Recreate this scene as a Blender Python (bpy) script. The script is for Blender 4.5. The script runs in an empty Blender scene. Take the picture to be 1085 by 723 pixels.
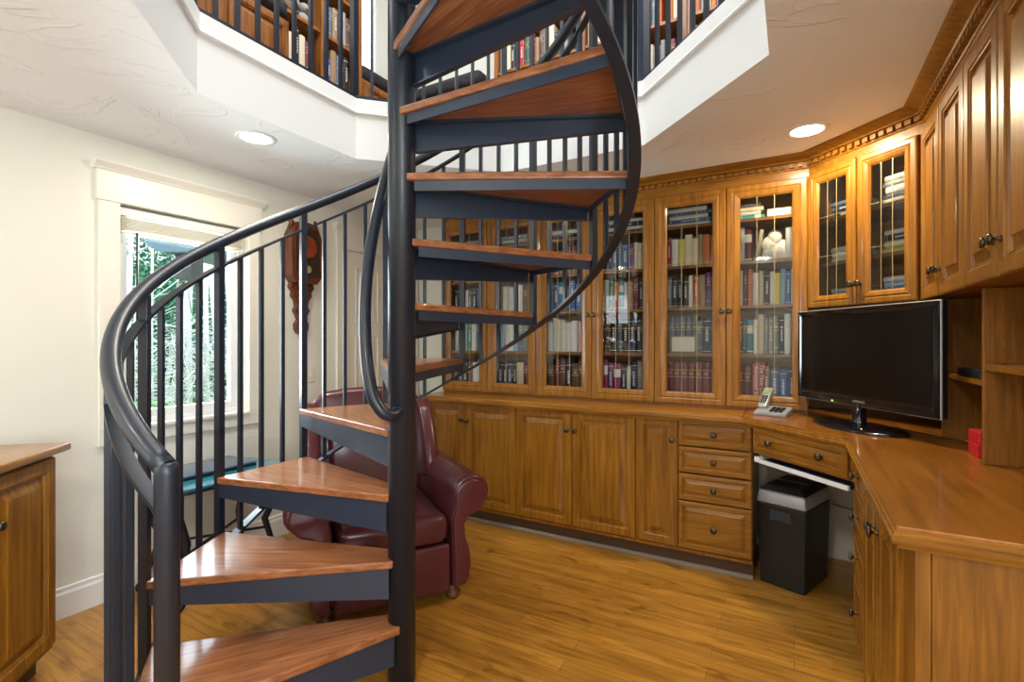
import bpy, bmesh, math, random
from mathutils import Vector, Matrix
random.seed(7)
PI = math.pi
C = bpy.context.scene.collection
S = bpy.context.scene

# ------------------------------------------------------------------ camera, world, light, exposure
YAW = 0.5151
cam = bpy.data.objects.new('camera', bpy.data.cameras.new('camera')); C.objects.link(cam)
cam.location = (0, 0, 1.365); cam.rotation_euler = (PI/2, 0, YAW)
cam.data.sensor_width = 36; cam.data.lens = 528.15/1085*36; cam.data.clip_start = 0.05; cam.data.clip_end = 200
S.camera = cam
S.view_settings.view_transform = 'Standard'; S.view_settings.look = 'None'
S.view_settings.gamma = 1; S.view_settings.use_curve_mapping = False
S.view_settings.exposure = 0.06

w = bpy.data.worlds.new('sky'); S.world = w; w.use_nodes = True
w.node_tree.nodes['Background'].inputs[0].default_value = (0.78, 0.88, 1.0, 1)
w.node_tree.nodes['Background'].inputs[1].default_value = 3.0

def area(name, loc, rot, sx, sy, power, col=(1, 1, 1), shape='RECTANGLE'):
    l = bpy.data.lights.new(name, 'AREA'); l.shape = shape; l.size = sx
    if shape == 'RECTANGLE': l.size_y = sy
    l.energy = power; l.color = col
    o = bpy.data.objects.new(name, l); C.objects.link(o); o.location = loc; o.rotation_euler = rot
    return o
area('window_daylight', (-3.42, 1.65, 1.5), (0, -PI/2, 0), 1.2, 0.75, 55, (.78, .90, 1))          # lower left window
area('added_side_fill', (1.10, -.85, 1.5), (0, PI/2, 0), 1.4, 1.2, 62, (.86, .93, 1))          # added fill from the right, with an unseen window made for it
area('added_front_fill', (-2.6, -1.75, 1.75), (PI/2, 0, 0), .9, .9, 14, (.9, .95, 1))          # added fill from behind the camera, through an invented window
area('added_gallery_top_fill', (-1.2, 1.6, 5.05), (0, 0, 0), 1.9, 1.9, 115, (.93, .96, 1))  # added light from above, under a skylight made up for the gallery
area('added_gallery_side_fill', (-3.0, 0.2, 4.1), (0, -PI/2, 0), 1.1, 1.2, 30, (.9, .95, 1))  # added gallery light at an invented window out of view
sun = bpy.data.lights.new('sun', 'SUN'); sun.energy = 3.5; sun.angle = 0.3; sun.color = (1, .97, .9)
so = bpy.data.objects.new('sun', sun); C.objects.link(so); so.rotation_euler = (0.15, 0.5, 0.1)

CEIL, UP = 2.436, 2.785
XL, XR, YB, YF = -3.146, 0.87, 3.72, -1.62

# ------------------------------------------------------------------ materials
def mat(name, col, rough=.5, metal=0., coat=0., spec=.5):
    m = bpy.data.materials.new(name); m.use_nodes = True
    b = m.node_tree.nodes['Principled BSDF']
    b.inputs['Base Color'].default_value = (*col, 1); b.inputs['Roughness'].default_value = rough
    b.inputs['Metallic'].default_value = metal; b.inputs['Coat Weight'].default_value = coat
    b.inputs['Coat Roughness'].default_value = .12; b.inputs['Specular IOR Level'].default_value = spec
    return m
def nt(m):
    t = m.node_tree
    return t, t.nodes, t.links, t.nodes['Principled BSDF']
def ramp(N, stops):
    r = N.new('ShaderNodeValToRGB'); e = r.color_ramp.elements
    e[0].position, e[0].color = stops[0][0], (*stops[0][1], 1)
    e[1].position, e[1].color = stops[-1][0], (*stops[-1][1], 1)
    for p, c in stops[1:-1]:
        k = e.new(p); k.color = (*c, 1)
    return r
def bump(m, scale, strength, dist=.01, detail=3, stretch=None, ntype='noise'):
    t, N, Lk, b = nt(m)
    co = N.new('ShaderNodeTexCoord'); mp = N.new('ShaderNodeMapping'); mp.inputs['Scale'].default_value = stretch or (1, 1, 1)
    Lk.new(co.outputs['Object'], mp.inputs[0])
    n = N.new('ShaderNodeTexNoise'); n.inputs['Scale'].default_value = scale; n.inputs['Detail'].default_value = detail
    Lk.new(mp.outputs[0], n.inputs['Vector'])
    bp = N.new('ShaderNodeBump'); bp.inputs['Strength'].default_value = strength; bp.inputs['Distance'].default_value = dist
    Lk.new(n.outputs[0], bp.inputs['Height']); Lk.new(bp.outputs[0], b.inputs['Normal'])
    return n
def wood(name, dark, mid, light, axis=2, rough=.38, coat=.22, scale=1., contrast=.8):
    m = mat(name, mid, rough, 0, coat, .32); t, N, Lk, b = nt(m)
    co = N.new('ShaderNodeTexCoord'); mp = N.new('ShaderNodeMapping')
    s = [22*scale]*3; s[axis] = 1.5*scale; mp.inputs['Scale'].default_value = s
    oi = N.new('ShaderNodeObjectInfo'); ad = N.new('ShaderNodeVectorMath'); ad.operation = 'ADD'
    mu = N.new('ShaderNodeVectorMath'); mu.operation = 'SCALE'; mu.inputs['Scale'].default_value = 37
    cx = N.new('ShaderNodeCombineXYZ')
    for k in range(3): Lk.new(oi.outputs['Random'], cx.inputs[k])
    Lk.new(cx.outputs[0], mu.inputs[0]); Lk.new(co.outputs['Object'], ad.inputs[0]); Lk.new(mu.outputs[0], ad.inputs[1])
    Lk.new(ad.outputs[0], mp.inputs[0])
    n = N.new('ShaderNodeTexNoise'); n.inputs['Scale'].default_value = 2.2; n.inputs['Detail'].default_value = 6
    n.inputs['Distortion'].default_value = .5; Lk.new(mp.outputs[0], n.inputs['Vector'])
    r = ramp(N, [(.30, dark), (.5, mid), (.72, light)]); Lk.new(n.outputs[0], r.inputs[0])
    n2 = N.new('ShaderNodeTexNoise'); n2.inputs['Scale'].default_value = 2.6; Lk.new(ad.outputs[0], n2.inputs['Vector'])
    mx = N.new('ShaderNodeMix'); mx.data_type = 'RGBA'; mx.blend_type = 'MULTIPLY'; mx.inputs[0].default_value = .45*contrast
    r2 = ramp(N, [(.3, (.62, .55, .5)), (.7, (1.15, 1.12, 1.1))]); Lk.new(n2.outputs[0], r2.inputs[0])
    Lk.new(r.outputs[0], mx.inputs[6]); Lk.new(r2.outputs[0], mx.inputs[7]); Lk.new(mx.outputs[2], b.inputs['Base Color'])
    return m
K = (.185, .070, .006); Md = (.275, .112, .009); Lt = (.36, .158, .016)
W_CAB = wood('cabinet_wood', K, Md, Lt, 2)
W_CABX = wood('cabinet_wood_horizontal', K, Md, Lt, 0)
W_TOP = wood('counter_wood', (.25, .098, .010), (.34, .137, .014), (.41, .175, .022), 0, .3, .5)
W_PANEL = wood('side_panel_wood', (.17, .066, .007), (.235, .095, .010), (.30, .13, .016), 2, .5, .08, 1.6)
W_IN = wood('interior_wood', (.20, .085, .022), (.30, .13, .036), (.38, .18, .055), 0, .5, .1)
W_TREAD = wood('tread_oak', (.19, .062, .022), (.31, .118, .045), (.42, .19, .08), 0, .33, .3, 1.5)
W_UP = wood('gallery_wood', (.14, .045, .010), (.30, .115, .025), (.40, .17, .045), 2)
W_CLOCK = wood('clock_wood', (.05, .014, .006), (.13, .034, .010), (.20, .06, .018), 2, .35, .4)
W_LEG = wood('chair_leg_wood', (.05, .02, .008), (.10, .04, .015), (.16, .07, .03), 2)

M_WALL = mat('cream_wall_paint', (.80, .80, .715), .6); bump(M_WALL, 7, .12, .005, 5)
M_CEIL = mat('trowelled_ceiling', (.85, .87, .88), .6)
t, N, Lk, b = nt(M_CEIL)
co = N.new('ShaderNodeTexCoord')
n1 = N.new('ShaderNodeTexNoise'); n1.inputs['Scale'].default_value = 2.3; n1.inputs['Detail'].default_value = 4; n1.inputs['Distortion'].default_value = 1.4
Lk.new(co.outputs['Object'], n1.inputs['Vector'])
r = ramp(N, [(.55, (0, 0, 0)), (.575, (1, 1, 1)), (.64, (.1, .1, .1))]); Lk.new(n1.outputs[0], r.inputs[0])
bp = N.new('ShaderNodeBump'); bp.inputs['Strength'].default_value = .6; bp.inputs['Distance'].default_value = .004
Lk.new(r.outputs[0], bp.inputs['Height']); Lk.new(bp.outputs[0], b.inputs['Normal'])
M_TRIM = mat('cream_trim_paint', (.84, .825, .74), .35)
M_WHITE = mat('white_paint', (.85, .85, .82), .35)
M_VINYL = mat('white_vinyl', (.85, .87, .88), .3)
M_BLIND = mat('cream_blind', (.80, .76, .62), .5)
M_STEEL = mat('black_painted_steel', (.0085, .0145, .026), .38, 0, .1)
M_STEELR = mat('skylit_black_steel', (.020, .033, .060), .38, 0, .1)  # lighter, bluer black: skylight tint put into the colour
M_BRASS = mat('brass_came', (.50, .40, .20), .45, .6)
M_PEWTER = mat('antique_pewter', (.10, .085, .06), .32, .9)
M_LEATH = mat('burgundy_leather', (.090, .017, .022), .3, 0, .3); bump(M_LEATH, 60, .12, .002, 4)
M_BLK = mat('black_plastic', (.008, .008, .009), .45)
M_BLKG = mat('glossy_black_plastic', (.006, .006, .008), .1, 0, .5)
M_SCREEN = mat('dark_screen', (.006, .004, .0035), .2, 0, 0, .3)
M_SILVER = mat('silver_plastic', (.42, .43, .46), .35, .3)
M_GREYP = mat('grey_plastic', (.30, .31, .33), .45)
M_NAVY = mat('navy_laminate', (.012, .018, .06), .4)
M_RED = mat('red_box', (.55, .015, .02), .4)
M_RUBBER = mat('cable_black', (.01, .01, .01), .5)
M_CUSH = mat('dark_cushion', (.018, .014, .018), .8); bump(M_CUSH, 20, .8, .02)
M_PAPER = mat('paper', (.80, .76, .66), .7)
M_CERAM = mat('white_ceramic', (.80, .78, .74), .3)
M_PLUSH = mat('plush', (.20, .13, .08), .95); bump(M_PLUSH, 60, 1, .01)
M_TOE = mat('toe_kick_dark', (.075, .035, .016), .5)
M_SHOE = mat('floor_strip', (.28, .25, .22), .4)
M_SHINGLE = mat('dark_shingle', (.13, .19, .26), .7)
M_DIAL = mat('clock_dial', (.30, .055, .012), .3, .2)
M_LED = mat('green_led', (.1, .8, .1), .3)
b = M_LED.node_tree.nodes['Principled BSDF']; b.inputs['Emission Color'].default_value = (.3, 1, .1, 1); b.inputs['Emission Strength'].default_value = 2
M_LAMP = mat('lamp_lens', (1, .97, .9), .4)
b = M_LAMP.node_tree.nodes['Principled BSDF']; b.inputs['Emission Color'].default_value = (1, .93, .78, 1); b.inputs['Emission Strength'].default_value = 14
M_GOLD = mat('gilt_lettering', (.55, .42, .22), .5)
M_LABEL = mat('spine_label_paper', (.78, .76, .70), .6)

def glass(name, tint=(1, 1, 1), refl=.5):
    m = bpy.data.materials.new(name); m.use_nodes = True; N = m.node_tree.nodes; Lk = m.node_tree.links
    N.clear(); o = N.new('ShaderNodeOutputMaterial'); mx = N.new('ShaderNodeMixShader'); tr = N.new('ShaderNodeBsdfTransparent')
    gl = N.new('ShaderNodeBsdfGlossy'); gl.inputs['Roughness'].default_value = .02; fr = N.new('ShaderNodeFresnel'); fr.inputs[0].default_value = 1.38
    tr.inputs[0].default_value = (*tint, 1)
    Lk.new(fr.outputs[0], mx.inputs[0]); Lk.new(tr.outputs[0], mx.inputs[1]); Lk.new(gl.outputs[0], mx.inputs[2]); Lk.new(mx.outputs[0], o.inputs[0])
    return m
M_GLASS = glass('door_glass', (.98, .99, .985)); M_TGLASS = mat('teal_table_glass', (.04, .26, .36), .10, 0, .5)

# book cover: colour kept per object
M_BOOK = mat('book_cover', (.5, .5, .5), .45); t, N, Lk, b = nt(M_BOOK)
oi = N.new('ShaderNodeObjectInfo'); Lk.new(oi.outputs['Color'], b.inputs['Base Color'])

# strip oak floor, boards along X
M_FLOOR = mat('oak_strip_floor', (.4, .2, .06), .33, 0, .25); t, N, Lk, b = nt(M_FLOOR)
co = N.new('ShaderNodeTexCoord'); br = N.new('ShaderNodeTexBrick')
br.inputs['Scale'].default_value = 1; br.inputs['Brick Width'].default_value = .85; br.inputs['Row Height'].default_value = .082
br.inputs['Mortar Size'].default_value = .0009; br.offset = .37; br.squash = 1
br.inputs['Color1'].default_value = (0, 0, 0, 1); br.inputs['Color2'].default_value = (1, 1, 1, 1); br.inputs['Mortar'].default_value = (.35, .35, .35, 1)
br.inputs['Bias'].default_value = 0
Lk.new(co.outputs['Object'], br.inputs['Vector'])
mp = N.new('ShaderNodeMapping'); mp.inputs['Scale'].default_value = (2.2, 22, 1); Lk.new(co.outputs['Object'], mp.inputs[0])
n1 = N.new('ShaderNodeTexNoise'); n1.inputs['Scale'].default_value = 1.2; n1.inputs['Detail'].default_value = 7; n1.inputs['Distortion'].default_value = 1.1; Lk.new(mp.outputs[0], n1.inputs['Vector'])
r1 = ramp(N, [(.3, (.30, .130, .016)), (.5, (.45, .205, .026)), (.72, (.56, .275, .046))]); Lk.new(n1.outputs[0], r1.inputs[0])
mx = N.new('ShaderNodeMix'); mx.data_type = 'RGBA'; mx.blend_type = 'MULTIPLY'; mx.inputs[0].default_value = 1
r2 = ramp(N, [(0, (.78, .76, .72)), (1, (1.06, 1.05, 1.03))]); Lk.new(br.outputs['Color'], r2.inputs[0])
Lk.new(r1.outputs[0], mx.inputs[6]); Lk.new(r2.outputs[0], mx.inputs[7])
mp2 = N.new('ShaderNodeMapping'); mp2.inputs['Scale'].default_value = (3.2, 9, 1); Lk.new(co.outputs['Object'], mp2.inputs[0])
n3 = N.new('ShaderNodeTexNoise'); n3.inputs['Scale'].default_value = 1.6; n3.inputs['Detail'].default_value = 5; n3.inputs['Distortion'].default_value = .8; Lk.new(mp2.outputs[0], n3.inputs['Vector'])
r3 = ramp(N, [(.27, (.42, .33, .27)), (.40, (1, 1, 1))]); Lk.new(n3.outputs[0], r3.inputs[0])
mx2 = N.new('ShaderNodeMix'); mx2.data_type = 'RGBA'; mx2.blend_type = 'MULTIPLY'; mx2.inputs[0].default_value = .8
Lk.new(mx.outputs[2], mx2.inputs[6]); Lk.new(r3.outputs[0], mx2.inputs[7])
mx3 = N.new('ShaderNodeMix'); mx3.data_type = 'RGBA'; mx3.inputs[7].default_value = (.14, .06, .015, 1)
Lk.new(br.outputs['Fac'], mx3.inputs[0]); Lk.new(mx2.outputs[2], mx3.inputs[6]); Lk.new(mx3.outputs[2], b.inputs['Base Color'])
M_LEAF = mat('leaf_green', (.20, .50, .10), .6); M_LEAF2 = mat('leaf_dark', (.035, .17, .10), .6); M_GRASS = mat('undergrowth', (.12, .28, .07), .9)
M_BARK = mat('grey_bark', (.60, .60, .60), .9)

# ------------------------------------------------------------------ mesh helpers
class MB:
    def __init__(s): s.v = []; s.f = []; s.mi = []; s.sm = []; s.cur = 0; s.M = Matrix.Identity(4)
    def V(s, pts): n = len(s.v); s.v += [tuple(s.M @ Vector(p)) for p in pts]; return n
    def F(s, idx, sm=False): s.f.append(tuple(idx)); s.mi.append(s.cur); s.sm.append(sm)
    def box(s, x0, y0, z0, x1, y1, z1):
        n = s.V([(x0, y0, z0), (x1, y0, z0), (x1, y1, z0), (x0, y1, z0), (x0, y0, z1), (x1, y0, z1), (x1, y1, z1), (x0, y1, z1)])
        for q in ((0, 3, 2, 1), (4, 5, 6, 7), (0, 1, 5, 4), (1, 2, 6, 5), (2, 3, 7, 6), (3, 0, 4, 7)): s.F([n+i for i in q])
        return s
    def prism(s, pts, z0, z1):                      # pts in XY
        a = sum(pts[i][0]*pts[(i+1) % len(pts)][1]-pts[(i+1) % len(pts)][0]*pts[i][1] for i in range(len(pts)))
        if a < 0: pts = pts[::-1]
        k = len(pts); n = s.V([(x, y, z0) for x, y in pts]+[(x, y, z1) for x, y in pts])
        s.F([n+i for i in range(k)][::-1]); s.F([n+k+i for i in range(k)])
        for i in range(k): j = (i+1) % k; s.F([n+i, n+j, n+k+j, n+k+i])
        return s
    def prism_xz(s, pts, y0, y1, sm=False):
        a = sum(pts[i][0]*pts[(i+1) % len(pts)][1]-pts[(i+1) % len(pts)][0]*pts[i][1] for i in range(len(pts)))
        if a < 0: pts = pts[::-1]
        k = len(pts); n = s.V([(x, y0, z) for x, z in pts]+[(x, y1, z) for x, z in pts])
        s.F([n+i for i in range(k)]); s.F([n+k+i for i in range(k)][::-1])
        for i in range(k): j = (i+1) % k; s.F([n+j, n+i, n+k+i, n+k+j], sm)
        return s
    def prism_yz(s, pts, x0, x1):
        a = sum(pts[i][0]*pts[(i+1) % len(pts)][1]-pts[(i+1) % len(pts)][0]*pts[i][1] for i in range(len(pts)))
        if a < 0: pts = pts[::-1]
        k = len(pts); n = s.V([(x0, y, z) for y, z in pts]+[(x1, y, z) for y, z in pts])
        s.F([n+i for i in range(k)][::-1]); s.F([n+k+i for i in range(k)])
        for i in range(k): j = (i+1) % k; s.F([n+i, n+j, n+k+j, n+k+i])
        return s
    def tube(s, pts, r, seg=12, cap=True, radii=None):
        P = [Vector(p) for p in pts]; up = Vector((0, 0, 1)); rings = []; prev = None
        for i, p in enumerate(P):
            d = (P[min(i+1, len(P)-1)]-P[max(i-1, 0)]).normalized()
            if prev is None:
                u = d.orthogonal().normalized()
            else:
                u = (prev - d*prev.dot(d)).normalized()
            prev = u; v = d.cross(u); rr = radii[i] if radii else r
            rings.append(s.V([p+u*math.cos(2*PI*k/seg)*rr+v*math.sin(2*PI*k/seg)*rr for k in range(seg)]))
        for a, b in zip(rings, rings[1:]):
            for k in range(seg): j = (k+1) % seg; s.F([a+k, a+j, b+j, b+k], True)
        if cap: s.F([rings[0]+k for k in range(seg)][::-1]); s.F([rings[-1]+k for k in range(seg)])
        return s
    def lathe(s, prof, o=(0, 0, 0), axis='z', seg=20):    # prof (r, h)
        o = Vector(o); rings = []
        for r, h in prof:
            q = []
            for k in range(seg):
                a = 2*PI*k/seg; c, d = math.cos(a)*r, math.sin(a)*r
                q.append(o+Vector({'z': (c, d, h), 'y': (c, h, -d), 'x': (h, c, d)}[axis]))
            rings.append(s.V(q))
        for a, b in zip(rings, rings[1:]):
            for k in range(seg): j = (k+1) % seg; s.F([a+k, a+j, b+j, b+k], True)
        s.F([rings[0]+k for k in range(seg)][::-1]); s.F([rings[-1]+k for k in range(seg)])
        return s
    def ball(s, c, rx, ry, rz, seg=14, rg=8):
        c = Vector(c); rings = []
        for i in range(1, rg):
            th = PI*i/rg
            rings.append(s.V([c+Vector((rx*math.sin(th)*math.cos(2*PI*k/seg), ry*math.sin(th)*math.sin(2*PI*k/seg), -rz*math.cos(th))) for k in range(seg)]))
        b0 = s.V([c-Vector((0, 0, rz))]); t0 = s.V([c+Vector((0, 0, rz))])
        for a, b in zip(rings, rings[1:]):
            for k in range(seg): j = (k+1) % seg; s.F([a+k, a+j, b+j, b+k], True)
        for k in range(seg): j = (k+1) % seg; s.F([b0, rings[0]+j, rings[0]+k], True); s.F([t0, rings[-1]+k, rings[-1]+j], True)
        return s
    def nest(s, w, h, prof, x0=0, z0=0, cap=True):   # concentric rectangles in XZ; prof = (inset, y)
        rings = []
        for ins, y in prof:
            rings.append(s.V([(x0+ins, y, z0+ins), (x0+w-ins, y, z0+ins), (x0+w-ins, y, z0+h-ins), (x0+ins, y, z0+h-ins)]))
        for a, b in zip(rings, rings[1:]):
            for k in range(4): j = (k+1) % 4; s.F([a+k, a+j, b+j, b+k])
        if cap: s.F([rings[-1]+k for k in range(4)]); s.F([rings[0]+k for k in range(4)][::-1])
        else:
            a, b = rings[-1], rings[0]
            for k in range(4): j = (k+1) % 4; s.F([a+k, a+j, b+j, b+k])
        return s
    def sweep(s, path, prof, closed=False, side=1):  # path in XY, prof (out,z) closed loop; mitred corners
        P = [Vector((p[0], p[1])) for p in path]; n = len(P); rings = []
        for i in range(n):
            a = P[i]-P[i-1] if (i > 0 or closed) else P[1]-P[0]
            b = P[(i+1) % n]-P[i] if (i < n-1 or closed) else a
            a = a.normalized(); b = b.normalized()
            na, nb = Vector((a.y, -a.x))*side, Vector((b.y, -b.x))*side
            m = (na+nb); m = m/(1+na.dot(nb))
            rings.append(s.V([(P[i].x+m.x*o, P[i].y+m.y*o, z) for o, z in prof]))
        k = len(prof)
        pr = list(zip(rings, rings[1:]))+([(rings[-1], rings[0])] if closed else [])
        for a, b in pr:
            for q in range(k): j = (q+1) % k; s.F([a+q, a+j, b+j, b+q])
        if not closed: s.F([rings[0]+q for q in range(k)][::-1]); s.F([rings[-1]+q for q in range(k)])
        return s
    def obj(s, name, m, parent=None, bev=0, seg=2, recalc=True, sub=0):
        me = bpy.data.meshes.new(name); me.from_pydata(s.v, [], s.f)
        for x in (m if isinstance(m, (list, tuple)) else [m]): me.materials.append(x)
        for p, i, q in zip(me.polygons, s.mi, s.sm): p.material_index = i; p.use_smooth = q
        if recalc:
            bm = bmesh.new(); bm.from_mesh(me); bmesh.ops.recalc_face_normals(bm, faces=bm.faces); bm.to_mesh(me); bm.free()
        o = bpy.data.objects.new(name, me); C.objects.link(o)
        if parent: o.parent = parent
        if bev:
            b = o.modifiers.new('bevel', 'BEVEL'); b.width = bev; b.segments = seg; b.limit_method = 'ANGLE'; b.angle_limit = .6
            if seg > 2:
                for p in me.polygons: p.use_smooth = True
        if sub:
            b = o.modifiers.new('subsurf', 'SUBSURF'); b.levels = sub; b.render_levels = sub
            for p in me.polygons: p.use_smooth = True
        return o
def empty(name, loc=(0, 0, 0), rz=0):
    o = bpy.data.objects.new(name, None); C.objects.link(o); o.location = loc; o.rotation_euler = (0, 0, rz); o.empty_display_size = .05
    return o
def tag(o, label, cat, group=None, kind=None):
    o['label'] = label; o['category'] = cat
    if group: o['group'] = group
    if kind: o['kind'] = kind
    return o
def struct(o): o['kind'] = 'structure'; return o
def copy_tree(o, parent=None):
    c = o.copy(); C.objects.link(c)
    if parent: c.parent = parent
    for ch in o.children: copy_tree(ch, c)
    return c
def text(name, body, size, m, parent, loc, rot, thick=.0004, align='CENTER'):
    cu = bpy.data.curves.new(name, 'FONT'); cu.body = body; cu.size = size; cu.extrude = thick; cu.align_x = align; cu.align_y = 'CENTER'
    o = bpy.data.objects.new(name, cu); C.objects.link(o); bpy.context.view_layer.update()
    me = bpy.data.meshes.new_from_object(o.evaluated_get(bpy.context.evaluated_depsgraph_get())); bpy.data.objects.remove(o)
    me.materials.clear(); me.materials.append(m)
    q = bpy.data.objects.new(name, me); C.objects.link(q); q.parent = parent; q.location = loc; q.rotation_euler = rot
    return q
ORD = ['', 'first', 'second', 'third', 'fourth', 'fifth', 'sixth', 'seventh', 'eighth', 'ninth', 'tenth', 'eleventh', 'twelfth', 'thirteenth', 'fourteenth', 'fifteenth', 'sixteenth', 'seventeenth', 'eighteenth', 'nineteenth', 'twentieth', 'twenty-first', 'twenty-second', 'twenty-third', 'twenty-fourth', 'twenty-fifth']

# ------------------------------------------------------------------ room shell
o = struct(MB().box(XL-.2, YF-.2, -.12, XR+.2, YB+.2, 0).obj('floor', M_FLOOR))
# left wall with window opening
WY0, WY1, WZ0, WZ1 = 1.285, 2.006, .90, 2.10
m = MB(); T = .14
m.box(XL-T, YF, 0, XL, WY0, CEIL); m.box(XL-T, WY1, 0, XL, YB, CEIL); m.box(XL-T, WY0, 0, XL, WY1, WZ0); m.box(XL-T, WY0, WZ1, XL, WY1, CEIL)
m.box(XL-T, .9, UP-.08, XL, YB, 5.3); m.box(XL-T, YF, UP-.08, XL, -.4, 5.3); m.box(XL-T, -.4, UP-.08, XL, .9, 3.5); m.box(XL-T, -.4, 4.7, XL, .9, 5.3)
struct(m.obj('wall_left', M_WALL))
struct(MB().box(XL-T, YB, 0, XR+T, YB+T, CEIL).box(XL-T, YB, UP-.08, XR+T, YB+T, 5.3).obj('wall_back', M_WALL))
struct(MB().box(XR, -.1, 0, XR+T, YB, CEIL).box(XR, YF, 0, XR+T, -1.6, CEIL).box(XR, -1.6, 0, XR+T, -.1, .85).box(XR, -1.6, 2.15, XR+T, -.1, CEIL).box(XR, YF, UP-.08, XR+T, YB, 5.3).obj('wall_right', M_WALL))
struct(MB().box(XR+.04, -1.6, .85, XR+.1, -1.55, 2.15).box(XR+.04, -.15, .85, XR+.1, -.1, 2.15).box(XR+.04, -.88, .85, XR+.1, -.83, 2.15).box(XR+.04, -1.6, .85, XR+.1, -.1, .9).box(XR+.04, -1.6, 2.1, XR+.1, -.1, 2.15).obj('added_window_6', M_VINYL))  # unseen window, added to go with the right-hand fill light
m = MB(); m.box(XL-T, YF-T, 0, -3.05, YF, CEIL); m.box(-2.15, YF-T, 0, XR+T, YF, CEIL); m.box(-3.05, YF-T, 0, -2.15, YF, 1.3); m.box(-3.05, YF-T, 2.2, -2.15, YF, CEIL)
m.box(XL-T, YF-T, UP-.08, XR+T, YF, 5.3)
struct(m.obj('wall_front', M_WALL))
m = MB()                                           # unseen window frame added for the fill behind the camera
for x in (-3.05, -2.20): m.box(x, YF-.1, 1.3, x+.05, YF-.04, 2.2)
m.box(-3.0, YF-.1, 1.3, -2.2, YF-.04, 1.35); m.box(-3.0, YF-.1, 2.15, -2.2, YF-.04, 2.2)
struct(m.obj('added_window_2', M_VINYL))
m = MB()
for y in (-.4, .22, .84): m.box(XL-.1, y, 3.5, XL-.04, y+.05, 4.7)
m.box(XL-.1, -.4, 3.5, XL-.04, .9, 3.55); m.box(XL-.1, -.4, 4.65, XL-.04, .9, 4.7)
struct(m.obj('added_window_3', M_VINYL))  # unseen gallery window, added for its daylight

# octagonal opening in the ceiling / gallery floor
OC = Vector((-1.16, 1.647)); OW = 1.0785; OS = OW*math.tan(PI/8)
OCT = [(OC.x+a, OC.y+b) for a, b in ((-OW, -OS), (-OW, OS), (-OS, OW), (OS, OW), (OW, OS), (OW, -OS), (OS, -OW), (-OS, -OW))]
def ring_slab(name, mt, z0, z1, inner, x0=XL, y0=YF, x1=XR, y1=YB):
    bm = bmesh.new(); out = [bm.verts.new((x, y, z0)) for x, y in ((x0, y0), (x1, y0), (x1, y1), (x0, y1))]
    inn = [bm.verts.new((x, y, z0)) for x, y in inner]
    E = [bm.edges.new((out[i], out[(i+1) % 4])) for i in range(4)]+[bm.edges.new((inn[i], inn[(i+1) % len(inn)])) for i in range(len(inn))]
    bmesh.ops.triangle_fill(bm, use_beauty=True, edges=E)
    g = bmesh.ops.extrude_face_region(bm, geom=bm.faces[:])
    bmesh.ops.translate(bm, vec=(0, 0, z1-z0), verts=[v for v in g['geom'] if isinstance(v, bmesh.types.BMVert)])
    bmesh.ops.recalc_face_normals(bm, faces=bm.faces)
    me = bpy.data.meshes.new(name); bm.to_mesh(me); bm.free(); me.materials.append(mt)
    o = bpy.data.objects.new(name, me); C.objects.link(o); return struct(o)
cl = ring_slab('ceiling', M_CEIL, CEIL, 2.705, OCT); cl.data.materials.append(M_WHITE)
for p_ in cl.data.polygons:
    if abs(p_.normal.z) < .5: p_.material_index = 1
GOCT = [(OC.x+(x-OC.x)*1.012, OC.y+(y-OC.y)*1.012) for x, y in OCT]
ring_slab('floor_gallery', W_UP, 2.706, 2.755, GOCT)
struct(MB().sweep(OCT, [(-.006, 2.695), (.012, 2.695), (.016, 2.703), (.012, 2.712), (.012, 2.785), (-.09, 2.785), (-.09, 2.757), (-.008, 2.757)], True).obj('trim_1', M_WHITE))
SKY = [(-2.1, .7), (-.3, .7), (-.3, 2.5), (-2.1, 2.5)]
ring_slab('ceiling_gallery', M_CEIL, 5.3, 5.42, SKY)
M_FROST = mat('added_skylight_glow', (.9, .93, .95), .5); b = M_FROST.node_tree.nodes['Principled BSDF']; b.inputs['Emission Color'].default_value = (.85, .93, 1, 1); b.inputs['Emission Strength'].default_value = 2
struct(MB().box(-2.1, .7, 5.36, -.3, 2.5, 5.38).obj('added_skylight', M_FROST))  # unseen glowing panel, added as a daylight source over the gallery

# baseboards
def baseb(name, path, side=1):
    struct(MB().sweep(path, [(0, 0), (.016, 0), (.016, .115), (.010, .128), (.010, .145), (0, .15)], False, side).obj(name, M_WHITE))
baseb('baseboard_left', [(XL, YF), (XL, 2.70)])
baseb('baseboard_back', [(XL, YB), (-2.56, YB)])
baseb('baseboard_front', [(XR, YF), (XL, YF)])
baseb('baseboard_right', [(XR, 1.40), (XR, YF)])

# lower window with casing, sash, blind
wi = struct(empty('window_1', (XL, 0, 0)))
m = MB(); m.box(0, 1.19, WZ0+.0, .022, WY0, 2.10); m.box(0, WY1, WZ0, .022, 2.085, 2.10); m.box(0, 1.18, 2.10, .028, 2.095, 2.258)
m.prism_yz([(1.19, .815), (2.085, .815), (2.085, .9), (1.19, .9)], 0, .02)
m.obj('window_casing', M_TRIM, wi, .003)
MB().sweep([(0, 1.165), (.0, 2.11)], [(0, 2.258), (.03, 2.258), (.036, 2.268), (.06, 2.292), (.062, 2.302), (0, 2.302)], False, 1).obj('casing_cap', M_TRIM, wi)
MB().box(-.14, WY0-.0, .885, .035, WY1, .905).obj('window_sill', M_WHITE, wi, .004)
m = MB()
def fr(m, y0, y1, z0, z1, t, xa, xb):
    m.box(xa, y0, z0, xb, y0+t, z1); m.box(xa, y1-t, z0, xb, y1, z1); m.box(xa, y0+t, z0, xb, y1-t, z0+t); m.box(xa, y0+t, z1-t, xb, y1-t, z1)
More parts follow.
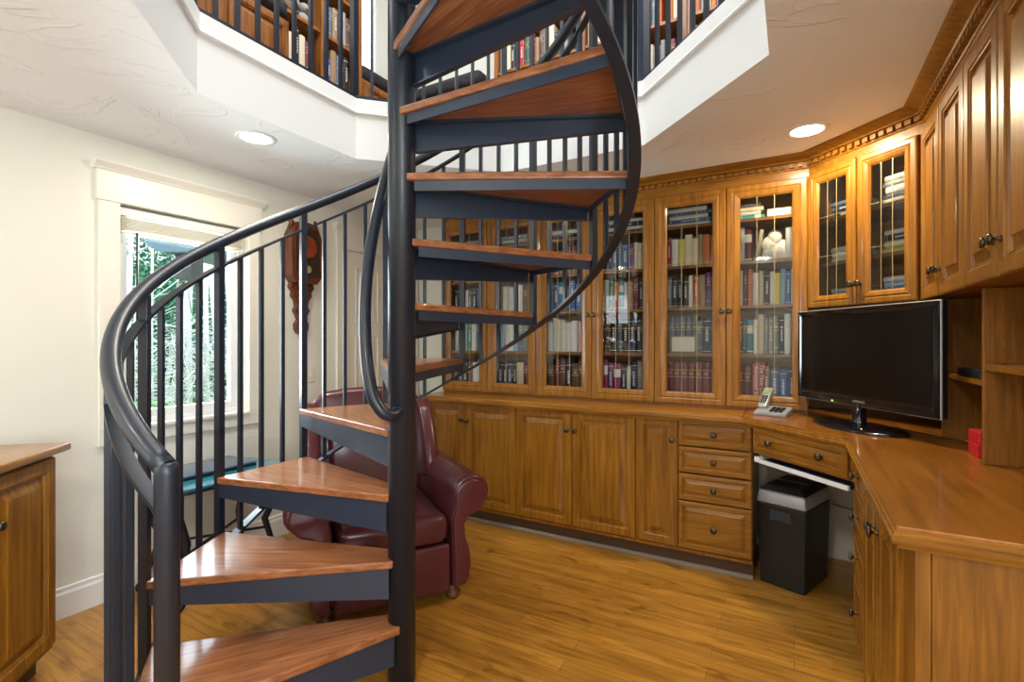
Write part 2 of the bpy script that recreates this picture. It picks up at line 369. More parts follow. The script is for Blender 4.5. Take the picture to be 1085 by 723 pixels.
fr(m, WY0, WY1, .905, 2.10, .028, -.13, -.05); fr(m, WY0+.028, WY1-.028, .933, 2.072, .04, -.115, -.075)
m.obj('window_frame', M_VINYL, wi, .002)
MB().box(-.098, WY0+.065, .97, -.094, WY1-.065, 2.035).obj('window_pane', M_GLASS, wi)
bl = tag(empty('window_blind', (XL-.03, 1.64, 2.09)), 'raised cream slatted blind stacked at the top of the window', 'blind')
MB().box(-.022, -.345, -.045, .022, .345, 0).obj('head_rail', M_WHITE, bl, .003)
m = MB()
for k in range(9): m.box(-.024, -.34, -.060-k*.0075, .024, .34, -.0565-k*.0075)
m.obj('slats', M_BLIND, bl)
MB().box(-.022, -.34, -.142, .022, .34, -.130).obj('bottom_rail', M_BLIND, bl, .002)
MB().tube([(.03, -.27, -.13), (.03, -.27, -.62)], .005, 8).obj('wand', M_BLK, bl)

# door on the left wall
dr = struct(empty('door_1', (XL, 0, 0)))
m = MB(); m.box(0, 2.735, 0, .022, 2.845, 2.10); m.box(0, 3.60, 0, .022, 3.705, 2.10); m.box(0, 2.725, 2.10, .028, 3.715, 2.25)
m.obj('door_casing', M_TRIM, dr, .003)
MB().sweep([(0, 2.71), (0, 3.72)], [(0, 2.25), (.03, 2.25), (.055, 2.285), (.055, 2.295), (0, 2.295)], False, 1).obj('casing_cap', M_TRIM, dr)
m = MB(); m.M = Matrix.Rotation(PI/2, 4, 'Z')
m.box(2.85, -.010, 0.01, 3.595, 0, 2.09)
for x0 in (2.93, 3.26):
    for z0, h in ((.12, .62), (.86, .55), (1.52, .44)):
        m.nest(.25, h, [(0, -.008), (.0, -.020), (.012, -.012), (.035, -.012), (.05, -.018)], x0, z0)
m.obj('door_panel', M_TRIM, dr)
MB().lathe([(.012, 0), (.012, .03), (.026, .04), (.030, .055), (.02, .068)], (.01, 3.535, 1.0), 'x').obj('door_knob', M_PEWTER, dr)

def wallplate(y, z, label, cat='light switch'):
    e = tag(empty('light_switch', (XL, y, z)), label, cat)
    MB().nest(.075, .12, [(0, 0), (0, -.004), (.006, -.007)], -.0375, -.06).obj('cover_plate', M_PAPER, e, .001)
    MB().box(-.008, -.013, -.016, .008, -.006, .016).obj('toggle', M_PAPER, e, .001)
    e.rotation_euler = (0, 0, PI/2); return e
wallplate(2.50, 1.115, 'cream light switch on the wall below the hanging clock')

# ------------------------------------------------------------------ recessed lights
def can(x, y, z, label, power, col=(1, .90, .74)):
    e = tag(empty('recessed_light', (x, y, z)), label, 'ceiling light', 'recessed lights in the lower ceiling')
    m = MB(); m.lathe([(.074, -.001), (.078, -.006), (.098, -.005), (.102, 0), (.09, .001)]); m.obj('trim_ring', M_WHITE, e)
    MB().lathe([(.0765, -.0015), (.07, -.004), (.04, -.006)]).obj('lens', M_LAMP, e)
    l = area('lamp', (0, 0, -.012), (0, 0, 0), .15, 0, power, col, 'DISK'); l.parent = e
    return e
can(-2.467, 1.619, CEIL, 'round recessed ceiling light near the window wall', 10)
can(.057, 2.94, CEIL, 'round recessed ceiling light by the corner cabinet crown', 18, (1, .84, .55))
can(-.35, -.45, CEIL, 'added unseen ceiling fill light behind the camera near the desk side', 27)  # lamp added out of view to brighten the bookcases
can(-2.2, -.4, CEIL, 'added unseen ceiling fill light behind the camera near the left wall', 11)  # also an added lamp out of view, for fill

# ------------------------------------------------------------------ spiral staircase
sy, cy = math.sin(YAW), math.cos(YAW)
Fd, Rd = Vector((-sy, cy)), Vector((cy, sy))
PC = Vector((-1.3684, 1.5208)); R = .9086; A4 = -.8082; DL = .1223; RI = .2532
def dr_(a): return Fd*math.cos(a)+Rd*math.sin(a)
def tn_(a): return -Fd*math.sin(a)+Rd*math.cos(a)
def ang(i): return A4+DL*i
st = tag(empty('spiral_staircase', (PC.x, PC.y, 0)), 'black steel spiral staircase with oak treads rising to the gallery', 'staircase')
MB().lathe([(.055, .012), (.055, 3.72), (.05, 3.735), (.02, 3.745)], seg=40).obj('centre_pole', M_STEEL, st)
def tread_poly(k, Ro=.893):
    af, ar = ang(4*(k-4)), ang(4*(k-3))
    return [dr_(af)*.035-tn_(af)*.052, dr_(af)*.09-tn_(af)*.050, dr_(af)*Ro-tn_(af)*.030, dr_(ar)*Ro+tn_(ar)*.012, dr_(ar)*.075+tn_(ar)*.045, dr_(ar)*.03+tn_(ar)*.045]
def bar_between(m, p, q, z0a, z1a, z0b, z1b, th):       # vertical plate from p to q with tapering depth
    d = (q-p).normalized(); n = Vector((-d.y, d.x))*th/2
    v = [(p.x-n.x, p.y-n.y, z0a), (p.x+n.x, p.y+n.y, z0a), (q.x+n.x, q.y+n.y, z0b), (q.x-n.x, q.y-n.y, z0b),
         (p.x-n.x, p.y-n.y, z1a), (p.x+n.x, p.y+n.y, z1a), (q.x+n.x, q.y+n.y, z1b), (q.x-n.x, q.y-n.y, z1b)]
    k = m.V(v)
    for f in ((0, 3, 2, 1), (4, 5, 6, 7), (0, 1, 5, 4), (1, 2, 6, 5), (2, 3, 7, 6), (3, 0, 4, 7)): m.F([k+i for i in f])
for k in range(1, 11):
    z = k*RI; af, ar = ang(4*(k-4)), ang(4*(k-3))
    gr = ang(4*(k-4)+2)
    # wood board built in a frame aligned with the tread so the grain runs along it
    e = dr_(gr); rz = math.atan2(e.y, e.x)
    Mi = Matrix.Rotation(-rz, 3, 'Z')
    pts = [(Mi @ Vector((p.x, p.y, 0))).xy for p in tread_poly(k)]
    tr = MB().prism([tuple(p) for p in pts], -.030, 0).obj('tread', W_TREAD, st, .006, 3); tr.location = (0, 0, z); tr.rotation_euler = (0, 0, rz)
    for p_ in tr.data.polygons: p_.use_smooth = False
    def loc(v2): q = Mi @ Vector((v2.x, v2.y, 0)); return Vector((q.x, q.y))
    m = MB(); p, q = loc(dr_(af)*.05-tn_(af)*.028), loc(dr_(af)*.885-tn_(af)*.020)
    bar_between(m, p, q, -.155, -.030, -.090, -.030, .010)
    # bottom and top flanges of the arm channel
    bar_between(m, p+(loc(tn_(af))*.014), q+(loc(tn_(af))*.014), -.040, -.030, -.040, -.030, .030)
    bar_between(m, p+(loc(tn_(af))*.010), q+(loc(tn_(af))*.010), -.155, -.149, -.090, -.084, .022)
    m.obj('support_arm', M_STEELR, tr)
    m = MB(); p, q = loc(dr_(ar)*.06+tn_(ar)*.030), loc(dr_(ar)*.885+tn_(ar)*.004)
    bar_between(m, p, q, -.070, -.030, -.070, -.030, .008)
    m.obj('rear_bar', M_STEELR, tr)
    m = MB(); p, q = loc(dr_(af)*.880), loc(dr_(ar)*.880)
    bar_between(m, p, q, -.055, -.030, -.055, -.030, .006); m.obj('end_bar', M_STEELR, tr)
def zr(i): return 1.065+(i+15.7)*RI/4
def zb(i): return 1.176+(i-8)*RI/4
def hel(i, r, z): p = dr_(ang(i))*r; return (p.x, p.y, z)
n = 120; i0, i1 = -15.7, 27
pts = [hel(i0+(i1-i0)*k/n, R, zr(i0+(i1-i0)*k/n)) for k in range(n+1)]
MB().tube(pts, .025, 18).obj('handrail', M_STEEL, st)
def ribbon(ia, ib, zf, r, wd, th, n=120):
    m = MB(); rings = []
    for k in range(n+1):
        i = ia+(ib-ia)*k/n; z = zf(i); d = dr_(ang(i))
        rings.append(m.V([(*(d*(r-wd/2)), z-th/2), (*(d*(r+wd/2)), z-th/2), (*(d*(r+wd/2)), z+th/2), (*(d*(r-wd/2)), z+th/2)]))
    for a, b in zip(rings, rings[1:]):
        for q in range(4): j = (q+1) % 4; m.F([a+q, a+j, b+j, b+q], False)
    m.F([rings[0]+q for q in range(4)]); m.F([rings[-1]+q for q in range(4)][::-1]); return m
ribbon(-15.5, 26.8, lambda i: zr(i)-.108, R, .033, .013).obj('sub_rail', M_STEEL, st)
ribbon(-10.8, 26, lambda i: zb(i), R, .042, .014).obj('bottom_bar', M_STEEL, st)
p = hel(-15.7, R, 0)
MB().lathe([(.0262, 0), (.0262, 1.058), (.0255, 1.072), (.018, 1.082)], (p[0], p[1], 0), seg=28).obj('newel_post', M_STEEL, st)
MB().lathe([(.055, 0), (.055, .008), (.035, .009)], (p[0], p[1], 0), seg=28).obj('newel_flange', M_STEEL, st)
for i in range(-14, 27):
    a = ang(i); d = dr_(a); rz = math.atan2(d.y, d.x); post = i % 4 == 0
    h = .0155 if post else .0095
    zt = zr(i)-.01 if post else zr(i)-.108
    z0 = max(zb(i)+.003, 0) if i > -11 else 0
    m = MB().box(-h, -h, z0, h, h, zt); o = m.obj('post' if post else 'baluster', M_STEEL, st, .0015)
    o.location = (*(d*(R-.0)), 0); o.rotation_euler = (0, 0, rz)
# inner handrail that winds round the pole
rho = .142; pts = []
for k in range(60):
    a = -2.15+k*(2.9+2.15)/59; pts.append((*(dr_(a)*rho), 1.6+.5178*(a+PI/2)))
lead = []
key = [(-3.0, .035, 1.095), (-2.99, .062, 1.085), (-2.88, .092, 1.080), (-2.70, .118, 1.096), (-2.48, .136, 1.150), (-2.30, .141, 1.228), (-2.15, .142, 1.300)]
for i in range(len(key)-1):
    p0, p1, p2, p3 = [Vector(key[max(0, min(len(key)-1, i+q))]) for q in (-1, 0, 1, 2)]
    for k in range(5):
        t_ = k/5; c = .5*((2*p1)+(-p0+p2)*t_+(2*p0-5*p1+4*p2-p3)*t_*t_+(-p0+3*p1-3*p2+p3)*t_**3); lead.append((*(dr_(c.x)*c.y), c.z))
MB().tube(lead+pts, .0235, 16).obj('inner_handrail', M_STEEL, st)
# landing platform from the pole to the edge of the opening
la = ang(28); q1 = dr_(la)*.10; q2 = dr_(la)*.90
Lp = [(q1.x, q1.y), (q2.x, q2.y)]
tgt = [(OCT[6][0]-PC.x+.35, OCT[6][1]-PC.y+.35+.02), (OCT[5][0]-PC.x-.03, OCT[5][1]-PC.y+.02), (OCT[5][0]-PC.x-.03, OCT[5][1]-PC.y+.45), (.25, .0), (.06, .02)]
ld = MB().prism([(.03, -.10), (.10, -.62), (.40, -.90), (OCT[5][0]-PC.x-.02, OCT[5][1]-PC.y-.02), (OCT[5][0]-PC.x-.02, OCT[5][1]-PC.y+.28), (.10, -.02)], 2.755, 2.785).obj('landing', W_TREAD, st, .005)
MB().prism([(.04, -.10), (.11, -.60), (.40, -.88), (OCT[5][0]-PC.x-.03, OCT[5][1]-PC.y-.03), (OCT[5][0]-PC.x-.03, OCT[5][1]-PC.y+.26), (.10, -.03)], 2.66, 2.754).obj('landing_frame', M_STEELR, ld)

# ------------------------------------------------------------------ gallery railing round the octagon
rl = tag(empty('gallery_railing', (OC.x, OC.y, UP)), 'black steel railing standing round the octagonal ceiling opening', 'railing')
Rg = [(x-OC.x, y-OC.y) for x, y in [(OC.x+(a-OC.x)*1.022, OC.y+(b_-OC.y)*1.022) for a, b_ in OCT]]
seq = [5, 4, 3, 2, 1, 0, 7, 6]                        # opening for the landing between 5 and 6
path = [Rg[i] for i in seq]; path[0] = (Rg[5][0], Rg[5][1]+.32)
MB().sweep(path, [(-.02, .012), (.02, .012), (.02, .026), (-.02, .026)]).obj('bottom_rail', M_STEEL, rl)
MB().tube([(x, y, .94) for x, y in path], .0225, 14).obj('top_rail', M_STEEL, rl)
MB().sweep(path, [(-.018, .845), (.018, .845), (.018, .857), (-.018, .857)]).obj('middle_rail', M_STEEL, rl)
for a, b_ in zip(path, path[1:]):
    a, b_ = Vector(a), Vector(b_); L_ = (b_-a).length; nb = max(2, round(L_/.1025))
    for k in range(nb+1):
        if k == nb and b_ != Vector(path[-1]): continue
        p = a+(b_-a)*k/nb; post = k == 0 or k == nb
        h = .017 if post else .0095
        o = MB().box(-h, -h, 0 if post else .02, h, h, .93 if post else .85).obj('post' if post else 'baluster', M_STEEL, rl)
        o.location = (p.x, p.y, 0); o.rotation_euler = (0, 0, math.atan2(b_.y-a.y, b_.x-a.x))
m = MB().box(-.035, -.022, .10, .035, .022, .93); o = m.obj('newel_post', M_STEELR, rl, .004); o.location = (Rg[3][0]-.055, Rg[3][1]-.0, -.1); o.rotation_euler = (0, 0, .5)

# ------------------------------------------------------------------ cabinet parts
def knob(parent, x, z, y=-.022):
    return MB().lathe([(.009, 0), (.010, -.003), (.005, -.006), (.005, -.016), (.010, -.019), (.0165, -.022), (.0175, -.026), (.013, -.030), (.006, -.031)], (x, y, z), 'y', 18).obj('knob', M_PEWTER, parent)
def panel_door(parent, x, z, w, h, kn=None, name='door', fw=.062, mt=None, y=0):
    g = .0015; m = MB(); t = .022
    m.nest(w-2*g, h-2*g, [(0, 0), (0, -t+.006), (.004, -t+.001), (.010, -t), (fw-.014, -t), (fw-.010, -t+.005), (fw-.004, -t+.005), (fw, -t+.016), (fw+.007, -t+.016), (fw+.034, -t+.005), (fw+.035, -t+.001), (fw+.038, -t)], -w/2+g, g)
    o = m.obj(name, mt or W_CAB, parent); o.location = (x+w/2, y, z)
    if kn: knob(o, kn[0]-w/2, kn[1])
    return o
def drawer(parent, x, z, w, h, knobs, y=0):
    g = .0015; m = MB(); t = .022; fw = .03
    m.nest(w-2*g, h-2*g, [(0, 0), (0, -t+.006), (.004, -t+.001), (.010, -t), (fw-.006, -t), (fw-.002, -t+.008), (fw+.003, -t+.009), (fw+.022, -t+.002), (fw+.024, -t)], -w/2+g, g)
    o = m.obj('drawer', W_CABX, parent); o.location = (x+w/2, y, z)
    for kx in knobs: knob(o, kx-w/2, h/2)
    return o
def glass_door(parent, x, z, w, h, knobx, knobz, vs=2, hs=(1/3, 2/3), fw=.078):
    g = .0015; m = MB(); t = .024
    m.nest(w-2*g, h-2*g, [(0, 0), (0, -t+.006), (.004, -t+.001), (.010, -t), (fw*.42, -t), (fw*.5, -t+.004), (fw*.62, -t+.001), (fw*.86, -t+.006), (fw, -t+.014), (fw, 0)], -w/2+g, g, cap=False)
    o = m.obj('door', W_CAB, parent); o.location = (x+w/2, 0, z)
    gw, gh = w-2*fw, h-2*fw
    p = MB().box(-gw/2-.004, -.010, fw-.004, gw/2+.004, -.007, h-fw+.004).obj('glass_pane', M_GLASS, o)
    m = MB()
    for k in range(1, vs+1): xx = -gw/2+gw*k/(vs+1); m.box(xx-.0014, -.0125, fw, xx+.0014, -.0105, h-fw)
    for q in hs: zz = fw+gh*q; m.box(-gw/2, -.013, zz-.0012, gw/2, -.0105, zz+.0012)
    m.obj('brass_cames', M_BRASS, o)
    knob(o, knobx-w/2, knobz, -.024)
    return o

YFC = 3.347        # bookcase door plane
YBS = 3.115        # base cabinet face frame plane
# --- base cabinets along the back wall (origin bottom-left of the face frame)
def base_unit(name, x0, x1, rz, org, depth, label, zt=.903, toe=True, cat='base cabinet'):
    e = tag(empty(name, org, rz), label, cat)
    m = MB(); d = depth
    m.box(x0, 0, .10, x0+.018, d, zt); m.box(x1-.018, 0, .10, x1, d, zt); m.box(x0+.018, 0, .10, x1-.018, d, .118)
    m.box(x0+.018, d-.01, .118, x1-.018, d, zt); m.box(x0+.018, .0, zt-.018, x1-.018, d-.01, zt)
    m.obj('cabinet_body', W_CAB, e)
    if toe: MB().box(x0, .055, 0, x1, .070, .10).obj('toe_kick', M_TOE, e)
    return e
bx = [-2.53, -2.156, -1.723, -1.294, -.8646, -.607, -.2046]
H0, H1 = .126, .900
e = base_unit('base_cabinet', bx[0], bx[2], 0, (0, YBS, 0), .60, 'base cabinet with two raised doors at the left end of the counter')
w1 = bx[1]-bx[0]; w2 = bx[2]-bx[1]
panel_door(e, bx[0], H0, w1, H1-H0, (w1-.028, H1-H0-.13)); panel_door(e, bx[1], H0, w2, H1-H0, (.028, H1-H0-.13))
e = base_unit('base_cabinet', bx[2], bx[4], 0, (0, YBS, 0), .60, 'middle base cabinet with two raised doors under the bookcase counter')
w1 = bx[3]-bx[2]; w2 = bx[4]-bx[3]
panel_door(e, bx[2], H0, w1, H1-H0, (w1-.028, H1-H0-.13)); panel_door(e, bx[3], H0, w2, H1-H0, (.028, H1-H0-.13))
e = base_unit('base_cabinet', bx[4], bx[5], 0, (0, YBS, 0), .60, 'narrow single door base cabinet left of the four drawer stack')
panel_door(e, bx[4], H0, bx[5]-bx[4], H1-H0, (bx[5]-bx[4]-.03, H1-H0-.13))
e = base_unit('drawer_cabinet', bx[5], bx[6], 0, (0, YBS, 0), .60, 'four drawer cabinet left of the shredder', cat='drawer cabinet')
zz = [.126, .414, .578, .738, .900]; wd = bx[6]-bx[5]
for a, b_ in zip(zz, zz[1:]): drawer(e, bx[5], a+.002, wd, b_-a-.004, [wd/2])
tag(MB().sweep([(bx[0], YBS+.055), (bx[6], YBS+.055)], [(0, 0), (.014, 0), (.013, .008), (.006, .015), (0, .018)], False).obj('shoe_moulding', M_SHOE), 'thin greyish floor strip along the toe kick of the back cabinets', 'moulding')

# --- countertops
def top(name, pts, label, mt=W_TOP):
    m = MB().prism(pts, -.04, 0); o = m.obj(name, mt, None, .003, 2)
    for p_ in o.data.polygons: p_.use_smooth = False
    o.location = (0, 0, .944); return tag(o, label, 'countertop')
m = MB()
ct = top('countertop', [(-2.56, 3.05), (-.252, 3.05), (-.252, YB-.002), (-2.56, YB-.002)], 'long honey wood countertop under the glass door bookcase')
dk = top('countertop', [(-.2495, 3.05), (.202, 2.598), (.202, 1.42), (XR-.002, 1.42), (XR-.002, YB-.002), (-.2495, YB-.002)], 'wide angled wood desktop carrying the television', wood('desk_wood', (.23, .080, .009), (.31, .112, .012), (.38, .145, .018), 1, .3, .5, .7))
EP = [(-.02, -.052), (-.004, -.052), (-.004, -.041), (.006, -.040), (.010, -.034), (.010, -.024), (.005, -.020), (.005, -.013), (.001, -.008), (-.004, -.006), (-.02, -.041)]
EP = [(-.02, -.052), (-.004, -.052), (-.002, -.0405), (.007, -.039), (.010, -.033), (.010, -.024), (.005, -.021), (.005, -.014), (.001, -.010), (-.02, -.011)]
MB().sweep([(-.2495, 3.05), (.202, 2.598), (.202, 1.42), (XR-.01, 1.42)], EP, False).obj('edge_moulding', W_CABX, dk)
MB().sweep([(-2.56, YB-.01), (-2.56, 3.05), (-.252, 3.05)], EP, False).obj('edge_moulding', W_CABX, ct)

# --- angled desk apron with one wide drawer
s45 = math.sqrt(.5)
ax, ay = -.2046, YBS-.0
# face line from A=(-.205,3.075) toward (+,-)
Ax, Ay = -.196, 3.036; AL = .60
e = tag(empty('desk_drawer_unit', (Ax, Ay, 0), -PI/4), 'wide angled desk drawer front with two knobs above the shredder', 'desk drawer')
MB().box(0, 0, .752, AL, .02, .903).box(0, .02, .752, .018, .40, .903).box(AL-.018, .02, .752, AL, .40, .903).obj('drawer_box', W_CABX, e)
drawer(e, .018, .762, AL-.036, .135, [.13, AL-.036-.13])
# keyboard tray below
e = tag(empty('keyboard_tray', (Ax, Ay, .70), -PI/4), 'navy keyboard tray with a white front edge under the desk drawer', 'keyboard tray')
MB().box(.06, .0, .012, AL-.02, .30, .028).obj('tray_board', M_NAVY, e)
MB().box(.06, -.014, .008, AL-.02, .0, .030).obj('front_edge', M_VINYL, e, .003)
MB().box(.03, .02, .0, .055, .32, .02).box(.03, .02, .02, .034, .32, .045).obj('slide_rail', M_VINYL, e)
MB().box(.028, -.02, .010, .062, .02, .04).obj('bracket', M_VINYL, e, .004)

# --- right base run: drawers + doors (faces -X)
XF = .245
e = base_unit('drawer_cabinet', 0, .355, -PI/2, (XF, 2.60, 0), .60, 'four drawer cabinet on the right side of the desk knee space', cat='drawer cabinet')
for a, b_ in zip(zz, zz[1:]): drawer(e, 0, a+.002, .355, b_-a-.004, [.1775])
e = base_unit('base_cabinet', .357, 1.15, -PI/2, (XF, 2.60, 0), .60, 'two door base cabinet at the near end of the desk')
panel_door(e, .365, H0, .335, H1-H0, (.335-.03, H1-H0-.12)); panel_door(e, .702, H0, .335, H1-H0, (.03, H1-H0-.12))
MB().box(1.04, -.006, .10, 1.15, 0, .903).obj('corner_stile', W_CAB, e)
MB().box(1.15, -.006, 0, 1.164, .022, .903).box(1.15, .0245, 0, 1.162, .6, .903).obj('end_panel', W_PANEL, e)
# knee space back panel and brown base
struct(MB().box(XR-.02, 2.62, 0, XR-.001, YB-.02, .11).obj('baseboard_knee', W_CABX))

# --- bookcase with glass doors
BZ = .9455
def carcass(name, W, H, D, shelves, org, rz, label, cat, side=.018, div=None, bottom=True):
    e = tag(empty(name, org, rz), label, cat)
    m = MB(); m.box(0, .0, 0, side, D, H); m.box(W-side, 0, 0, W, D, H); m.box(side, D-.012, 0, W-side, D, H); m.box(side, 0, H-.02, W-side, D-.012, H); m.box(side, 0, 0, W-side, D-.012, .022)
    if div: m.box(div-.012, 0, .022, div+.012, D-.012, H-.02)
    m.obj('cabinet_body', W_IN, e)
    for z in shelves:
        if div:
            MB().box(side, .003, z-.018, div-.0125, D-.0125, z).obj('shelf', W_CABX, e); MB().box(div+.0125, .003, z-.018, W-side, D-.0125, z).obj('shelf', W_CABX, e)
        else: MB().box(side, .012, z-.018, W-side, D-.0125, z).obj('shelf', W_CABX, e)
    return e
DW = .4365; SH = [1.285, 1.583, 1.852, 2.112]
BX0 = -2.549; BD = .34
DH0, DH1 = .958, 2.312
for u in range(3):
    x0 = BX0+u*2*DW
    lab = ['left', 'middle', 'right'][u]
    e = carcass('glass_bookcase', 2*DW, 2.385-BZ, BD, [z-BZ for z in SH], (x0, YFC, BZ), 0,
                {'left': 'leftmost two door glass bookcase, mostly behind the stair treads', 'middle': 'middle two door glass bookcase beside the stair curve', 'right': 'rightmost two door glass bookcase next to the corner cabinet'}[lab], 'bookcase', div=DW)
    glass_door(e, 0, DH0-BZ, DW, DH1-DH0, DW-.022, .59, hs=(.345, .69)); glass_door(e, DW, DH0-BZ, DW, DH1-DH0, .022, .59, hs=(.345, .69))
# filler between bookcase and corner cabinet is part of the corner cabinet

# --- angled corner wall cabinet
Cx, Cy = .076, YFC+.002; CLn = .629
e = carcass('corner_wall_cabinet', CLn, 2.385-1.55, .33, [1.80-1.55, 2.045-1.55], (Cx+.003, Cy-.003, 1.55), -PI/4, 'corner wall cabinet with two glass doors above the television', 'wall cabinet')
glass_door(e, .004, 0, .300, .765, .300-.022, .11, vs=2, hs=(.345, .69), fw=.066); glass_door(e, .306, 0, .300, .765, .022, .11, vs=2, hs=(.345, .69), fw=.066)

# --- right wall uppers
XU = .523
def upper(y0, widths, label, kns):
    W = sum(widths)
    e = tag(empty('wall_cabinet', (XU, y0, 1.55), -PI/2), label, 'wall cabinet')
    MB().box(0, 0, 0, W, XR-XU-.002, .835).obj('cabinet_body', W_CAB, e, .001)
    x = 0
    for wv, k in zip(widths, kns):
        panel_door(e, x, -.004, wv, .768, (.03 if k < 0 else wv-.03, .105)); x += wv
    return e
upper(2.900, [.325, .335], 'far wall cabinet with two raised doors beside the glass corner cabinet', [1, -1])
upper(2.239, [.33, .33], 'near wall cabinet with two raised doors above the open desk shelves', [1, -1])

# crown moulding with dentils
pth = [(-2.556, YFC), (Cx, YFC), (XU, 2.90), (XU, 1.50)]
prof = [(0, 2.315), (.004, 2.315), (.004, 2.360), (.010, 2.364), (.012, 2.370), (.012, 2.397), (.030, 2.400), (.034, 2.408), (.058, 2.418), (.080, 2.428), (.088, 2.434), (.088, 2.4355), (0, 2.4355)]
prof = [(o_+.0, z) for o_, z in prof]
cr = tag(MB().sweep(pth, prof).obj('crown_moulding', W_CABX), 'carved wood crown moulding with dentils along the cabinet tops', 'moulding')
m = MB(); Pp = [Vector(p) for p in pth]
for a, b_ in zip(Pp, Pp[1:]):
    L_ = (b_-a).length; d = (b_-a)/L_; nn = Vector((d.y, -d.x)); nd = int(L_/.042)
    for k in range(nd):
        c0 = a+d*(.012+k*.042); c1 = c0+d*.026; q = [c0+nn*.0125, c1+nn*.0125, c1+nn*.030, c0+nn*.030]
        m.prism([tuple(v) for v in q], 2.372, 2.394)
m.obj('dentil_row', W_CAB, cr)

# --- open hutch under the right wall cabinets
e = tag(empty('desk_hutch', (0, 0, .944)), 'open wooden hutch shelves standing on the desk under the wall cabinets', 'hutch')
e.location = (.56, 2.80, .9445)
XH = .0; H = 1.545-.9445; Dh = XR-.56-.004
MB().box(0, .0, 0, Dh, .018, H).obj('side_panel', W_PANEL, e)
MB().box(0, -.526-.010, 0, Dh, -.526+.010, H).obj('divider_panel', W_PANEL, e, .003)
MB().box(0, -1.28, 0, Dh, -1.262, H).obj('side_panel', W_PANEL, e)
MB().box(Dh-.012, -1.262, 0, Dh, -.537, H).box(Dh-.012, -.515, 0, Dh, 0, H).obj('back_panel', W_IN, e)
MB().box(.02, -.515, .262, Dh-.013, 0, .280).obj('shelf', W_CABX, e)
MB().box(.004, -1.262, .322, Dh-.013, -.537, .342).obj('shelf', W_CABX, e)
tag(MB().box(.082, YB-.012, .9455, XR-.014, YB-.001, 1.549).box(XR-.012, 2.82, .9455, XR-.001, YB-.013, 1.549).obj('wood_backsplash', W_IN), 'wood panelling on the walls behind the television', 'wall panel')
m = MB()
for yy, s_ in ((-.5365, -1),):
    for xx in (.05, .24):
        for k in range(9): m.lathe([(.0028, 0), (.0028, .0006)], (xx, yy-.0006, .12+k*.045), 'y', 8)
m.obj('shelf_pin_holes', M_TOE, e)

# ------------------------------------------------------------------ books
BM = {}
def book_mesh(kind):
    m = MB(); m.cur = 0
    # cover: wraps spine (front, y=0) ; unit box x 0..1 (thickness) y 0..1 (depth) z 0..1
    n = 5; prof = [(0, 1)]
    arc = [(.5-.5*math.cos(PI*k/n), .05*(1-math.sin(PI*k/n))) for k in range(n+1)]
    outer = [(0, 1)]+arc+[(1, 1)]
    inner = [(.9, 1), (.9, .08), (.1, .08), (.1, 1)]
    pts = outer+inner; k = len(pts)
    a = m.V([(x, y, 0) for x, y in pts]+[(x, y, 1) for x, y in pts])
    for i in range(k): j = (i+1) % k; m.F([a+i, a+j, a+k+j, a+k+i])
    for z in (0, k):
        oi_ = [a+z+i for i in range(len(outer))]
        m.F(oi_[:1]+[oi_[1]]+[a+z+k-2, a+z+k-1]); m.F([oi_[-1], a+z+len(outer), a+z+len(outer)+1, oi_[-2]])
        m.F(oi_[1:-1]+[a+z+len(outer)+1, a+z+len(outer)+2])
    m.cur = 1; m.box(.1, .08, .015, .9, .97, .985)
    def band(z0, z1, mi):
        m.cur = mi; a2 = [(x, y-.006) for x, y in arc]
        q = m.V([(x, y, z0) for x, y in a2]+[(x, y, z1) for x, y in a2])
        for i in range(n): m.F([q+i, q+i+1, q+n+2+i, q+n+1+i], True)
    if kind == 'gilt': band(.16, .175, 2); band(.62, .635, 2); band(.80, .815, 2); band(.66, .78, 0)
    if kind == 'gilt':
        for z in (.69, .73): 
            m.cur = 2; m.box(.25, -.008, z, .75, .0, z+.018)
    if kind == 'label': band(.60, .84, 3); band(.06, .09, 3)
    if kind == 'title':
        m.cur = 3
        for z in (.35, .40, .46, .52, .57, .63, .70): m.box(.38, -.008, z, .66, .0, z+.035)
        band(.05, .065, 3); band(.90, .912, 3)
    me = bpy.data.meshes.new('book_'+kind); me.from_pydata(m.v, [], m.f)
    for x in (M_BOOK, M_PAPER, M_GOLD, M_LABEL): me.materials.append(x)
    for p, i in zip(me.polygons, m.mi): p.material_index = i
    bm = bmesh.new(); bm.from_mesh(me); bmesh.ops.recalc_face_normals(bm, faces=bm.faces); bm.to_mesh(me); bm.free()
    return me
for kd in ('plain', 'gilt', 'label', 'title'): BM[kd] = book_mesh(kd)
COL = {'maroon': (.16, .014, .026), 'red': (.40, .02, .025), 'navy': (.012, .022, .07), 'black': (.012, .012, .014), 'white': (.70, .69, .66), 'cream': (.66, .58, .42),
       'tan': (.36, .22, .11), 'brown': (.12, .05, .025), 'orange': (.62, .16, .03), 'yellow': (.70, .58, .10), 'blue': (.04, .13, .36), 'pale blue': (.25, .42, .58), 'teal': (.03, .26, .27),
       'green': (.03, .22, .09), 'dark green': (.02, .08, .05), 'grey': (.26, .27, .28), 'purple': (.14, .04, .17), 'magenta': (.32, .03, .12), 'slate': (.10, .15, .21), 'pink': (.55, .22, .24)}
KN = {'maroon': 'gilt', 'navy': 'title', 'black': 'title', 'blue': 'title', 'white': 'plain', 'cream': 'plain', 'red': 'title', 'teal': 'label', 'green': 'title', 'slate': 'gilt', 'brown': 'gilt', 'magenta': 'label'}
ntot = [0]
